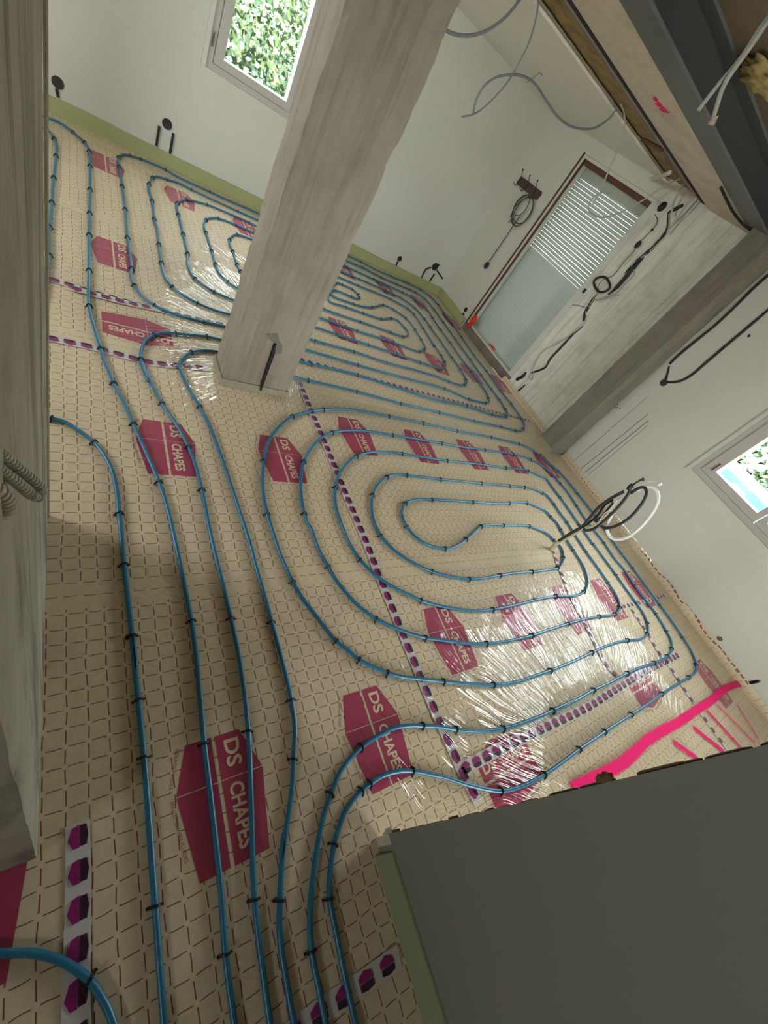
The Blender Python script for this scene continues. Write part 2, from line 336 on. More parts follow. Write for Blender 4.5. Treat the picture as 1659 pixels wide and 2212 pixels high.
# steel beam
b0 = empty('steel_beam', (0.9, 2.2, 2.24), 'dark grey steel I beam running across the room over the column', 'beam')
def child(mb, name, m, par, smooth=False):
    bpy.context.view_layer.update()
    o = mb.build(name, m, par, smooth); o.matrix_parent_inverse = Matrix.Translation(par.location).inverted() if not par.parent else Matrix.Identity(4); return o
mb = MB(); mb.box((-2.6, 2.09, 2.24), (W, 2.31, 2.254)); child(mb, 'flange', STEEL, b0)
mb = MB(); mb.box((-2.6, 2.09, 2.417), (W, 2.31, 2.431)); child(mb, 'flange', STEEL, b0)
mb = MB(); mb.box((-2.6, 2.196, 2.254), (W, 2.204, 2.417)); child(mb, 'web', plain('darker_steel', (0.055, 0.058, 0.062), 0.6, var=0.1), b0)
# pink spray mark on the soffit
PINK = None
def mk_pink(name, strength):
    m, n, b = newmat(name); b.inputs['Base Color'].default_value = (1.0, 0.015, 0.19, 1); b.inputs['Specular IOR Level'].default_value = 0.1; b.inputs['Roughness'].default_value = 0.55
    at = n.nodes.new('ShaderNodeAttribute'); at.attribute_name = 'edge'; f = noise(n, coords(n), 220, 2, 0.7); g = noise(n, coords(n), 18, 2)
    a = math_(n, 'ADD', math_(n, 'MULTIPLY', at.outputs['Fac'], 1.5), math_(n, 'MULTIPLY', math_(n, 'SUBTRACT', f, 0.5), 1.6))
    a = math_(n, 'MULTIPLY', math_(n, 'ADD', a, math_(n, 'MULTIPLY', math_(n, 'SUBTRACT', g, 0.5), 0.6), clamp=True), strength)
    n.links.new(a, b.inputs['Alpha']); return m
PINK = mk_pink('fluorescent_pink_spray', 1.0); PINKF = mk_pink('thin_pink_spray', 0.6)
BLACKSP = None
def ribbon(name, pts, width, m, normal=Vector((0, 0, 1)), parent=None, step=0.015, soft=True):
    """flat stroke lying on a surface, with an 'edge' attribute that is 1 in the middle and 0 at the rim"""
    P = spline(pts, step) if len(pts) > 1 else pts; k = len(P); vs = []; ed = []
    ws = width if isinstance(width, (list, tuple)) else [width] * 2
    prof = [(-1, 0), (-0.55, 0.75), (0, 1), (0.55, 0.75), (1, 0)]
    for i, p in enumerate(P):
        t = (P[min(i + 1, k - 1)] - P[max(i - 1, 0)]).normalized(); s = t.cross(normal).normalized(); w = ws[0] + (ws[1] - ws[0]) * i / (k - 1)
        end = min(1, i * step / 0.03, (k - 1 - i) * step / 0.03)
        for a, e in prof: vs.append(p + s * a * w * 0.5); ed.append(e * end)
    n = len(prof); fs = [(i * n + j, i * n + j + 1, (i + 1) * n + j + 1, (i + 1) * n + j) for i in range(k - 1) for j in range(n - 1)]
    me = bpy.data.meshes.new(name); me.from_pydata(vs, [], fs); at = me.attributes.new('edge', 'FLOAT', 'POINT'); at.data.foreach_set('value', ed)
    return link(name, me, m, parent)
q = lambda a, b: fl((1100 + .18083 * a, .18083 * b), 2.239)
d0 = [Vector(fl(p, 2.239)) for p in [(1408, 203), (1419, 214), (1411, 214), (1427, 224), (1418, 226), (1436, 234), (1427, 238), (1446, 242)]]
for o in [ribbon('paint_mark', d0, 0.03, PINK, Vector((0, 0, -1)))]: tag(o, 'small pink spray scribble on the pale concrete soffit', 'paint mark')
# ------------------------------------------------------------------ rough blocks (column, pillars)
def rough_block(name, m, a, b, seg=0.035, amp=0.006, label=None, cat=None, edges='all', kind=None):
    bm = bmesh.new(); nx, ny, nz = [max(1, int(round((b[i] - a[i]) / seg))) for i in range(3)]
    idx = {}
    def v(i, j, k):
        key = (i, j, k)
        if key not in idx:
            p = Vector((a[0] + (b[0] - a[0]) * i / nx, a[1] + (b[1] - a[1]) * j / ny, a[2] + (b[2] - a[2]) * k / nz))
            ex = (i in (0, nx)) + (j in (0, ny)); c = Vector(((a[0] + b[0]) / 2, (a[1] + b[1]) / 2, p.z))
            if ex == 2:
                h = max(0.0, mnoise.noise(p * 9)) + 0.6 * max(0.0, mnoise.noise(p * 31)); sgn = Vector((1 if i else -1, 1 if j else -1, 0)); p = p - sgn * (amp * 0.35 + amp * 1.6 * h)
            elif ex == 1:
                h = mnoise.noise(p * 4); nrm = Vector(((-1 if i == 0 else 1) if i in (0, nx) else 0, (-1 if j == 0 else 1) if j in (0, ny) else 0, 0)); p = p + nrm * amp * 0.25 * h
            idx[key] = bm.verts.new(p)
        return idx[key]
    for k in range(nz):
        for i in range(nx):
            bm.faces.new((v(i, 0, k), v(i + 1, 0, k), v(i + 1, 0, k + 1), v(i, 0, k + 1))); bm.faces.new((v(i, ny, k), v(i, ny, k + 1), v(i + 1, ny, k + 1), v(i + 1, ny, k)))
        for j in range(ny):
            bm.faces.new((v(0, j, k), v(0, j, k + 1), v(0, j + 1, k + 1), v(0, j + 1, k))); bm.faces.new((v(nx, j, k), v(nx, j + 1, k), v(nx, j + 1, k + 1), v(nx, j, k + 1)))
    for i in range(nx):
        for j in range(ny):
            bm.faces.new((v(i, j, 0), v(i, j + 1, 0), v(i + 1, j + 1, 0), v(i + 1, j, 0))); bm.faces.new((v(i, j, nz), v(i + 1, j, nz), v(i + 1, j + 1, nz), v(i, j + 1, nz)))
    me = bpy.data.meshes.new(name); bm.to_mesh(me); bm.free(); o = link(name, me, m)
    if label: tag(o, label, cat)
    if kind: o['kind'] = kind
    return o
FOAMS = plain('sprayed_foam_residue', (0.31, 0.29, 0.20), 0.95, var=0.35, scale=90, bumpd=0.003)
cc = rough_block('concrete_column', CONC, (0.722, 2.055, 0.0005), (1.112, 2.27, 2.239), 0.03, 0.008, 'freestanding raw concrete column in the middle of the floor', 'column')
mb = MB(); qz = Z(430, 700, .18083, [(900, 225), (925, 235), (905, 350), (870, 450), (745, 800), (715, 798), (770, 640), (835, 430), (870, 320)])
mb.poly([ony(p, 2.0515) for p in qz], (0, 0.004, 0)); mb.build('slot_shade_patch', plain('painted_slot_shade', (0.004, 0.004, 0.004), 1.0), cc)  # flat black plate; the slot's inner shade is put into its colour
mb = MB(); mb.tube(spline([ony(p, 2.046) for p in Z(430, 700, .18083, [(905, 250), (880, 340), (840, 450), (780, 640), (735, 790)])]), 0.007, 8); mb.build('conduit', RUBBER, cc, True)
mb = MB(); hl = Z(430, 700, .18083, [(800, 120), (940, 115), (960, 200), (1000, 260), (985, 350), (900, 370), (915, 240), (830, 170)]); mb.poly([ony(p, 2.0525) for p in hl], (0, 0.003, 0))
mb.build('chipped_patch', plain('chipped_concrete', (0.19, 0.17, 0.14), 1.0, var=0.5, scale=120, bumpd=0.004), cc)
mb = MB()
for a, b in (((0.714, 2.047, 0), (1.118, 2.052, 0.045)), ((0.714, 2.052, 0), (0.719, 2.27, 0.045)), ((1.113, 2.052, 0), (1.118, 2.27, 0.045))): mb.box(a, b)
mb.build('foam_strip', FOAMS, cc)['label'] = 'pale green foam strip round the foot'
lp = rough_block('wall_left', CONC_P, (-0.60, 0.115, 0.0005), (-0.0275, 1.10, 2.43), 0.035, 0.0025, kind='structure')
lp['label'] = 'raw concrete wall end close to the viewer at the left edge'
mb = MB(); mb.box((-0.028, 1.101, 0), (-0.0235, 1.118, 2.43)); mb.tube([(-0.024, 1.112, 0.0), (-0.024, 1.112, 2.43)], 0.003, 6); o = mb.build('trim_4', plain('cream_plaster_bead', (0.52, 0.48, 0.36), 0.8, var=0.2, scale=12)); struct(o, 'cream plaster edge at the far corner of the left wall end', 'plaster edge')
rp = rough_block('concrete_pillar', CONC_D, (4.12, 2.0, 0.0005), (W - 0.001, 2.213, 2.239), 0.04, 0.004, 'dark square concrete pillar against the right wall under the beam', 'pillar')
mb = MB(); mb.box((4.108, 1.99, 0), (4.118, 2.2, 0.05)); mb.build('foam_strip', FOAMS, rp)['label'] = 'pale green foam strip round the foot'
# ------------------------------------------------------------------ glass
def mk_glass():
    m = bpy.data.materials.new('glass'); m.use_nodes = True; n = m.node_tree; n.nodes.clear(); out = n.nodes.new('ShaderNodeOutputMaterial')
    t = n.nodes.new('ShaderNodeBsdfTransparent'); t.inputs[0].default_value = (0.93, 0.96, 0.95, 1); g = n.nodes.new('ShaderNodeBsdfGlossy'); g.inputs['Roughness'].default_value = 0.02
    mx = n.nodes.new('ShaderNodeMixShader'); mx.inputs[0].default_value = 0.035; n.links.new(t.outputs[0], mx.inputs[1]); n.links.new(g.outputs[0], mx.inputs[2]); n.links.new(mx.outputs[0], out.inputs[0]); return m
GLASS = mk_glass()
def ring(mb, ax, c0, c1, a0, a1, z0, z1, wl, wr, wb, wt):
    """rectangular frame; ax is the wall axis"""
    def bx(a, b, lo, hi): mb.box((c0, a, lo), (c1, b, hi)) if ax == 'x' else mb.box((a, c0, lo), (b, c1, hi))
    bx(a0, a0 + wl, z0, z1); bx(a1 - wr, a1, z0, z1); bx(a0 + wl, a1 - wr, z0, z0 + wb); bx(a0 + wl, a1 - wr, z1 - wt, z1)
# window 1 (back wall)
mb = MB(); ring(mb, 'y', 5.245, 5.32, 0.93, 1.715, 0.83, 2.02, 0.05, 0.035, 0.045, 0.05); w1 = struct(mb.build('window_1', FRAME))
w1['label'] = 'beige framed window in the back wall with leaves outside'
mb = MB(); ring(mb, 'y', 5.236, 5.30, 0.984, 1.676, 0.879, 1.966, 0.074, 0.05, 0.058, 0.06); mb.build('sash', FRAME, w1)
mb = MB(); ring(mb, 'y', 5.31, 5.318, 1.05, 1.634, 0.93, 1.915, 0.012, 0.012, 0.012, 0.012); mb.build('glazing_bead', plain('white_bead', (0.8, 0.82, 0.8), 0.4), w1)
mb = MB(); mb.box((1.052, 5.302, 0.932), (1.632, 5.308, 1.912)); mb.build('window_pane', GLASS, w1)
mb = MB(); mb.box((0.948, 5.228, 0.97), (0.958, 5.245, 1.06)); mb.build('hinge', plain('dark_hinge', (0.06, 0.05, 0.04), 0.4), w1)
mb = MB(); ring(mb, 'y', 5.228, 5.2395, 0.895, 1.75, 0.795, 2.055, 0.034, 0.034, 0.034, 0.034); struct(mb.build('trim_5', WALL), 'narrow raised plaster edge round the back wall window', 'trim')
# window 2 (right wall)
mb = MB(); ring(mb, 'x', 4.405, 4.48, -0.18, 1.08, 0.80, 2.02, 0.045, 0.045, 0.05, 0.05); w2 = struct(mb.build('window_2', FRAME)); w2['label'] = 'beige two sash window in the right wall'
for a0, a1, gw in ((0.457, 1.03, (0.043, 0.09)), (-0.13, 0.447, (0.08, 0.05))):
    mb = MB(); ring(mb, 'x', 4.396, 4.46, a0, a1, 0.855, 1.966, gw[0], gw[1], 0.062, 0.06); s = mb.build('sash', FRAME, w2)
    mb = MB(); mb.box((4.462, a0 + gw[0] - .008, 0.91), (4.468, a1 - gw[1] + .008, 1.912)); mb.build('window_pane', GLASS, w2)
    mb = MB(); ring(mb, 'x', 4.47, 4.478, a0 + gw[0] - .008, a1 - gw[1] + .008, 0.91, 1.915, 0.012, 0.012, 0.012, 0.012); mb.build('glazing_bead', MATS['white_bead'], w2)
mb = MB(); mb.box((4.386, 0.965, 0.90), (4.396, 0.975, 0.98)); mb.build('hinge', MATS['dark_hinge'], w2)
mb = MB(); ring(mb, 'x', 4.388, 4.3995, -0.21, 1.11, 0.77, 2.05, 0.032, 0.032, 0.032, 0.032); struct(mb.build('trim_6', WALL), 'narrow raised plaster edge round the right wall window', 'trim')
# door with roller shutter
mb = MB(); ring(mb, 'x', 4.402, 4.50, 3.228, 4.432, 0.085, 2.118, 0.085, 0.05, 0.02, 0.03); d1 = struct(mb.build('door_1', DFRAME)); d1['label'] = 'glazed patio door with a lowered roller shutter in the right wall'
mb = MB(); mb.box((4.392, 4.420, 0.02), (4.402, 4.438, 2.128)); mb.box((4.402, 4.372, 0.1), (4.43, 4.384, 2.09)); mb.box((4.41, 3.313, 2.045), (4.47, 4.37, 2.088)); mb.box((4.43, 3.313, 0.10), (4.47, 3.319, 2.06)); mb.build('brown_trim', BROWNW, d1)
mb = MB(); mb.box((4.488, 3.31, 0.10), (4.494, 4.384, 2.09)); mb.build('door_pane', GLASS, d1)
mb = MB(); mb.box((4.515, 3.25, 1.965), (4.60, 4.42, 2.11)); sh = mb.build('shutter_box', DFRAME, d1)
mb = MB(); SL = 0.0358; z = 0.087; rows = 0
slats = MB()
while z < 1.965:
    if z > 1.17:
        slats.box((4.54, 3.20, z + 0.0036), (4.552, 4.49, z + SL)); nb = 62
        for i in range(nb): yy = 3.25 + 1.17 * i / nb; slats.box((4.543, yy, z), (4.549, yy + 1.17 / nb * 0.62, z + 0.0036))
    else: slats.box((4.54, 3.20, z + 0.002), (4.552, 4.49, z + SL)); slats.box((4.546, 3.20, z), (4.549, 4.49, z + 0.002))
    z += SL
slats.build('shutter_curtain', SLAT, d1)
mb = MB(); mb.box((4.39, 3.228, -0.035), (4.62, 4.435, 0.085)); struct(mb.build('trim_7', mat_concrete('dirty_threshold', (0.20, 0.165, 0.13), (0.07, 0.055, 0.045), 0.2, 0.5, 0.9)), 'dirty concrete threshold under the patio door', 'threshold')
mb = MB(); pq = onx((1262, 628), 4.39); mb.box((4.385, pq.y - 0.012, pq.z - 0.022), (4.402, pq.y + 0.012, pq.z + 0.022)); mb.build('latch', CLIP, d1)
# red foam crumbs at the door foot
REDF = plain('orange_red_foam', (0.95, 0.035, 0.012), 0.35, var=0.3, scale=120, bumpd=0.004)
def lump(name, c, r, m, seed=1, sub=3, sq=(1, 1, 1), rough=0.35):
    bm = bmesh.new(); bmesh.ops.create_icosphere(bm, subdivisions=sub, radius=1)
    for v in bm.verts:
        k = 1 + rough * mnoise.noise(v.co * 2.3 + Vector((seed, 0, 0))) + rough * 0.5 * mnoise.noise(v.co * 6 + Vector((seed, 4, 0)))
        v.co = Vector((v.co.x * sq[0], v.co.y * sq[1], v.co.z * sq[2])) * r * k
    me = bpy.data.meshes.new(name); bm.to_mesh(me); bm.free(); o = link(name, me, m, None, True); o.location = c; return o
a = onx((1021, 694), 4.38); tag(lump('foam_lump', a, 0.05, REDF, 3, 4, (0.5, 0.75, 1.5), 0.7), 'bright red foam lump at the left foot of the patio door', 'foam lump')
a = fl((1032, 730), 0.012); tag(lump('foam_lump', a, 0.05, REDF, 8, 4, (0.35, 1.9, 0.3), 0.7), 'flat red foam smear on the floor in front of the door sill', 'foam lump')
a = onx((1064, 748), 4.48); a.z = 0.10; tag(lump('foam_lump', a, 0.04, REDF, 5, 4, (0.4, 1.9, 0.55), 0.6), 'small orange red foam lump further right on the door sill', 'foam lump')
# ================================================================== floor covering
mb = MB(); mb.box((-2.595, -2.695, -0.034), (W - 0.06, 5.205, 0.0)); film = mb.build('insulation_film', FILM)
mb = MB()      # edge of the foil turned up against the right wall
y = -2.7
while y < 1.99:
    y2 = min(y + 0.03, 1.99); ww = lambda t: 0.012 * mnoise.noise(Vector((t * 3, 0, 5))); prof = [(W - 0.062, 0.0), (W - 0.03, 0.008), (W - 0.012, 0.03), (W - 0.006, 0.058)]
    mb.add([(p[0] + (ww(t) if i < 2 else 0), t, p[1]) for t in (y, y2) for i, p in enumerate(prof)], [(i, i + 1, i + 5, i + 4) for i in range(3)]); y = y2
mb.build('upturned_edge', FILM, film, True)
mb = MB(); y = 2.22
while y < 3.28:
    y2 = y + 0.03; mb.add([(W - 0.061, y, 0.0), (W - 0.05, y, 0.006), (W - 0.008, y, 0.05), (W - 0.061, y2, 0.0), (W - 0.05, y2, 0.006), (W - 0.008, y2, 0.05)], [(0, 1, 4, 3), (1, 2, 5, 4)]); y = y2
mb.build('upturned_edge', FILM, film, True)
tag(film, 'kraft coloured glossy insulation film with a printed grid covering the whole floor', 'floor film')
# printed logos (local u = reading direction, v = towards the letter tops)
def text_mesh(s, size, bold=0.0):
    cu = bpy.data.curves.new('t', 'FONT'); cu.body = s; cu.size = size; cu.offset = bold; cu.resolution_u = 3
    o = bpy.data.objects.new('t', cu); sc.collection.objects.link(o); bpy.context.view_layer.update()
    me = bpy.data.meshes.new_from_object(o.evaluated_get(bpy.context.evaluated_depsgraph_get())); me.materials.clear()
    sc.collection.objects.unlink(o); bpy.data.objects.remove(o); return me
T_BIG = [(text_mesh('DS', 0.062, 0.0016), (-0.150, 0.030), 1.1), (text_mesh('CHAPES', 0.056, 0.0016), (-0.026, 0.026), 0.84)]
T_SMALL = [(text_mesh('ISOLATION SOLS', 0.0135), (-0.165, -0.104), -0.30), (text_mesh('MINCES CHAPES FLUIDES', 0.0135), (-0.035, -0.136), 0.14)]
HEXP = [(-0.166, -0.080), (-0.166, 0.080), (-0.040, 0.132), (0.170, 0.104), (0.170, -0.086), (-0.040, -0.118)]
def clip_poly(poly, f):
    out = []
    for i in range(len(poly)):
        a, b = poly[i], poly[(i + 1) % len(poly)]; fa, fb = f(a), f(b)
        if fa >= 0: out.append(a)
        if fa * fb < 0: t = fa / (fa - fb); out.append((a[0] + (b[0] - a[0]) * t, a[1] + (b[1] - a[1]) * t))
    return out
def logo_mesh():
    mb = MB(); st, ct = 0.0055, 0.0016
    for fu in (lambda p: -0.040 - ct - p[0], lambda p: p[0] + 0.040 - ct):
        for fv in (lambda p: p[1] - st, lambda p: -st - p[1]):
            q = clip_poly(clip_poly(HEXP, fu), fv)
            a = sum(q[i][0] * q[(i + 1) % len(q)][1] - q[(i + 1) % len(q)][0] * q[i][1] for i in range(len(q)))
            if a < 0: q = q[::-1]
            mb.add([(p[0], p[1], 0) for p in q], [tuple(range(len(q)))])
    me = bpy.data.meshes.new('printed_logo'); me.from_pydata(mb.v, [], mb.f); me.materials.append(RASP); return me
LOGO = logo_mesh()
def place_text(me, u, v, ang, sx, m):
    c, s = math.cos(ang), math.sin(ang)
    for vv in me.vertices: x, y = vv.co.x * sx, vv.co.y; vv.co = Vector((u + x * c - y * s, v + x * s + y * c, 0))
    me.materials.append(m); return me
LETT = [place_text(me, u, v, 0, sx, PALE) for me, (u, v), sx in T_BIG]
CAPT = [place_text(me, u, v, a, 1, SMALLP) for me, (u, v), a in T_SMALL]
def logo(x, y, ang=-90, z=0.0008):
    o = link('printed_logo', LOGO.copy() if False else LOGO, None, film); o.location = (x, y, z); o.rotation_euler = (0, 0, math.radians(ang))
    for me in LETT: t = link('lettering', me, None, o); t.location = (0, 0, 0.0006)
    for me in CAPT: c = link('caption', me, None, o); c.location = (0, 0, 0.0004)
    return o
for x, y in [(0.39, 0.09), (0.953, 0.093), (-0.175, 0.09), (0.385, 1.51), (0.945, 1.51), (-0.18, 1.51),
             (1.537, 0.375), (2.12, 0.375), (2.70, 0.365), (3.27, 0.365), (3.85, 0.385),
             (1.545, 1.79), (2.12, 1.78), (2.70, 1.775), (3.28, 1.79), (3.845, 1.785),
             (0.255, 3.17), (-0.32, 3.17), (1.95, 3.175), (2.525, 3.17), (3.10, 3.13), (3.675, 3.165), (4.20, 3.15),
             (0.265, 4.62), (0.80, 4.59), (1.38, 4.56), (2.50, 4.62), (3.09, 4.60), (3.67, 4.60), (4.17, 4.45), (-0.32, 4.62)]: logo(x, y)
logo(0.34, 2.40, 180); logo(1.535, -0.225, 0); logo(2.965, -0.225, 0); logo(3.93, -0.43, -90); logo(0.95, -1.3, -90); logo(0.385, -1.3, -90)
# ------------------------------------------------------------------ printed tapes
def tape_strip(name, pts, label, width=0.05, pitch=0.066, start=0.02, z=0.0035, flip=False, size=1.0):
    P = spline([Vector((p[0], p[1], 0)) for p in pts], 0.01); L = [0]
    for a, b in zip(P, P[1:]): L.append(L[-1] + (b - a).length)
    def at(s):
        s = max(0, min(L[-1] - 1e-6, s))
        for i in range(len(L) - 1):
            if L[i + 1] >= s: break
        t = (s - L[i]) / (L[i + 1] - L[i]); p = P[i].lerp(P[i + 1], t); d = (P[min(i + 3, len(P) - 1)] - P[max(i - 2, 0)]).normalized(); return p, d
    mb = MB(); n = max(2, int(L[-1] / 0.015)); hw = width / 2; vs = []
    for i in range(n + 1):
        p, d = at(L[-1] * i / n); s = Vector((d.y, -d.x, 0))
        for a in (-1, 1): vs.append(p + s * a * hw + Vector((0, 0, z + 0.001 * mnoise.noise(p * 12 + Vector((a, 0, 0))))))
    mb.mat(0).add(vs, [(2 * i, 2 * i + 1, 2 * i + 3, 2 * i + 2) for i in range(n)])
    s = start; f = -1 if flip else 1
    hexa = [(-0.022, 0.004), (-0.022, 0.017), (0.0, 0.0205), (0.022, 0.017), (0.022, 0.004)]; hexb = [(-0.024, 0.002), (0.024, 0.002), (0.024, -0.010), (0.004, -0.0205), (-0.020, -0.012)]
    while s < L[-1] - 0.02:
        p, d = at(s); sd = Vector((d.y, -d.x, 0)) * f
        for mi, hx in ((1, hexa), (2, hexb)):
            q = [p + d * u * size + sd * v * size + Vector((0, 0, z + 0.0022)) for u, v in hx]
            nn = (q[1] - q[0]).cross(q[2] - q[1])
            if nn.z < 0: q = q[::-1]
            mb.mat(mi).add(q, [tuple(range(len(q)))])
        s += pitch
    return tag(mb.build(name, [TAPE, TDARK, TMAG]), label, 'tape')
def F(*ps): return [(fl(p).x, fl(p).y) for p in ps]
tape_strip('printed_tape', [(-0.25, 2.665)] + F((108.6, 604), (200, 632), (327, 666), (400, 684), (486, 704)) + [(1.25, 2.69)], 'dotted purple tape crossing the floor at left, behind the column', flip=True)
tape_strip('printed_tape', F((155, 624), (250, 650), (345, 671)), 'second short purple tape stuck half over the rear left tape', z=0.006, flip=True)
tape_strip('printed_tape', [(-0.25, 2.15)] + F((108.6, 732), (215, 755), (320, 783), (410, 793), (450, 797)), 'dotted purple tape running from the left wall end to the column foot', flip=True)
tape_strip('printed_tape', [(1.15, 2.53)] + F((652, 778), (900, 845), (1150, 911)), 'long dotted tape running right from the column to the wall pillar', width=0.036, pitch=0.066, size=0.8)
tape_strip('printed_tape', F((645.6, 826.6), (655, 848), (676, 900), (700, 955), (744, 1063), (790, 1172), (820, 1250), (849, 1320), (881, 1400), (918, 1488), (960, 1585), (985, 1640), (1003, 1680), (1035, 1737.6)), 'longest dotted tape, from the column foot down to the partition board', flip=True)
tape_strip('printed_tape', F((998, 1662), (1062, 1627), (1135, 1591), (1200, 1561), (1265, 1530), (1340, 1483), (1400, 1448), (1465, 1414)), 'bold dotted tape crossing at right under the outer blue pipes')
tape_strip('printed_tape', F((1193, 1189), (1212, 1240), (1235, 1295), (1272, 1365), (1305, 1430), (1332, 1462)), 'dotted tape from the foot of the conduit bundle through the wrinkled foil', width=0.036, size=0.8)
tape_strip('printed_tape', F((1363, 1316), (1393, 1361), (1424, 1412), (1445, 1439), (1490, 1508), (1530, 1565), (1572, 1622)), 'dotted tape at far right running through the pink paint line', width=0.034, size=0.75)
tape_strip('printed_tape', F((1345, 1310), (1390, 1300), (1436, 1286)) + [(4.30, 0.27)], 'short dotted tape ending at the right wall', width=0.034, size=0.75)
tape_strip('printed_tape', F((168, 1777), (169, 1900), (167, 2040), (164, 2180)) + [(0.05, -0.32)], 'dotted purple tape beside the left wall end in the foreground', flip=True, start=0.03, pitch=0.071)
tape_strip('printed_tape', F((862, 2064), (756, 2141), (662, 2208)) + [(0.30, -0.45)], 'dotted purple tape at the foot of the partition board in the foreground', flip=True, start=0.045, pitch=0.071)
# ------------------------------------------------------------------ pink paint
def pp(*ps): return [fl((1250 + .24653 * a, 1380 + .24653 * b), 0.0075) for a, b in ps]
pk = empty('paint_line', fl((1400, 1580)), 'wide fluorescent pink sprayed line with short hatch strokes by the partition board', 'paint mark')
def stroke(name, pts, w, m):
    o = ribbon(name, pts, w, m); o.parent = pk; o.matrix_parent_inverse = Matrix.Translation(pk.location).inverted(); return o
stroke('main_stroke', pp((-60, 1330), (60, 1262), (200, 1190), (380, 1090), (500, 985), (620, 875), (760, 790), (900, 715), (1050, 610), (1180, 525), (1280, 440), (1380, 400), (1475, 382)), (0.072, 0.055), PINK)
for a, b, w, m in (((820, 895), (1060, 1060), 0.042, PINK), ((995, 765), (1290, 1000), 0.036, PINK), ((1110, 610), (1440, 970), 0.03, PINK), ((1200, 560), (1560, 930), 0.03, PINKF), ((1380, 560), (1590, 900), 0.03, PINKF)):
    P = pp(a, b); stroke('hatch_stroke', [P[0], P[0].lerp(P[1], .5), P[1]], w, m)
BLK = mk_pink('black_spray', 1.0); BLK.node_tree.nodes['Principled BSDF'].inputs['Base Color'].default_value = (0.01, 0.01, 0.012, 1)
tag(ribbon('paint_mark', [onx(p, W - 0.0015) for p in ((1608, 1478), (1625, 1474), (1645, 1470))], 0.028, BLK, Vector((-1, 0, 0))), 'short black spray stroke low on the right wall above the pink line', 'paint mark')
# ================================================================== blue heating pipes
PR = 0.0082; PZ = 0.0105
def clip_mesh():
    """black U staple: arch over the pipe with two short barbed legs (local x = along the pipe)"""
    mb = MB(); R = PR + 0.0030; pts = [(0, -R - 0.0035, -PZ + 0.002), (0, -R - 0.001, -0.005)]
    for i in range(9): a = math.pi * (1 - i / 8); pts.append((0, R * math.cos(a), R * math.sin(a) * 1.05))
    pts += [(0, R + 0.001, -0.005), (0, R + 0.0035, -PZ + 0.002)]
    mb.tube(pts, 0.0033, 6); mb.box((-0.003, -R - 0.0075, -PZ + 0.001), (0.003, -R - 0.001, -PZ + 0.005)); mb.box((-0.003, R + 0.001, -PZ + 0.001), (0.003, R + 0.0075, -PZ + 0.005))
    me = bpy.data.meshes.new('pipe_clip'); me.from_pydata(mb.v, [], mb.f); me.materials.append(CLIP); return me
CLIPM = clip_mesh()
def heating_pipe(pts, label):
    """pts: photo measurements on the floor, third item 1 = a clip sits there"""
    out = []; last = None; clips = []
    for p in pts:
        w = Vector(p[1]) if p[0] == 'w' else fl(p[:2], PZ)
        w.z = PZ
        if last is not None and (w - last).length < 0.022:
            continue
        out.append(w); last = w
        if p[0] != 'w' and len(p) > 2 and p[2] == 1: clips.append(len(out) - 1)
    P = spline(out, 0.018)
    mb = MB(); mb.tube(P, PR, 10); o = mb.build('heating_pipe', PIPE, None, True); tag(o, label, 'pipe', 'blue floor heating pipes')
    # clips
    places = []
    for i in clips:
        c = out[i]; j = min(range(len(P)), key=lambda k: (P[k] - c).length); t = (P[min(j + 1, len(P) - 1)] - P[max(j - 1, 0)]); places.append((c, math.atan2(t.y, t.x)))
    places.sort(key=lambda q: (q[0] - Vector((0, 0, CAMZ))).length)
    for c, a in places[:100]:
        k = link('pipe_clip', CLIPM, None, o); k.location = c; k.rotation_euler = (0, 0, a + random.uniform(-.12, .12))
    if places[100:]:
        mb = MB()
        for c, a in places[100:]:
            r = Matrix.Translation(c) @ Matrix.Rotation(a, 4, 'Z'); mb.add([r @ v.co for v in CLIPM.vertices], [tuple(f.vertices) for f in CLIPM.polygons])
        mb.build('pipe_clip', CLIP, o)['kind'] = 'stuff'
    print('pipe', label, 'clips', len(places)); return o
Z1 = lambda *p: Z(660, 520, .16878, p)
Z2 = lambda *p: Z(90, 240, .16878, p)
Z3 = lambda *p: Z(340, 380, .15672, p)
Z4 = lambda *p: Z(90, 500, .16878, p)
Z5 = lambda *p: Z(280, 580, .16878, p)
Z6 = lambda *p: Z(540, 860, .18083, p)
Z7 = lambda *p: Z(840, 860, .20494, p)
Y1 = lambda *p: Z(540, 1140, .20494, p)
Y2 = lambda *p: Z(850, 1180, .20494, p)
Y3 = lambda *p: Z(1150, 1180, .22905, p)
Y4 = lambda *p: Z(640, 1440, .217, p)
Y5 = lambda *p: Z(960, 1420, .22905, p)
Y6 = lambda *p: Z(90, 780, .22905, p)
Y7 = lambda *p: Z(230, 1800, .24714, p)
Y8 = lambda *p: Z(600, 1800, .32432, p)
K0 = lambda *p: Z(820, 520, .12055, p)
K2 = lambda *p: Z(920, 560, .18083, p)
K6 = lambda *p: Z(1180, 1000, .18083, p)
C7 = lambda *p: Z(0, 1300, .48222, p)
A1 = 1
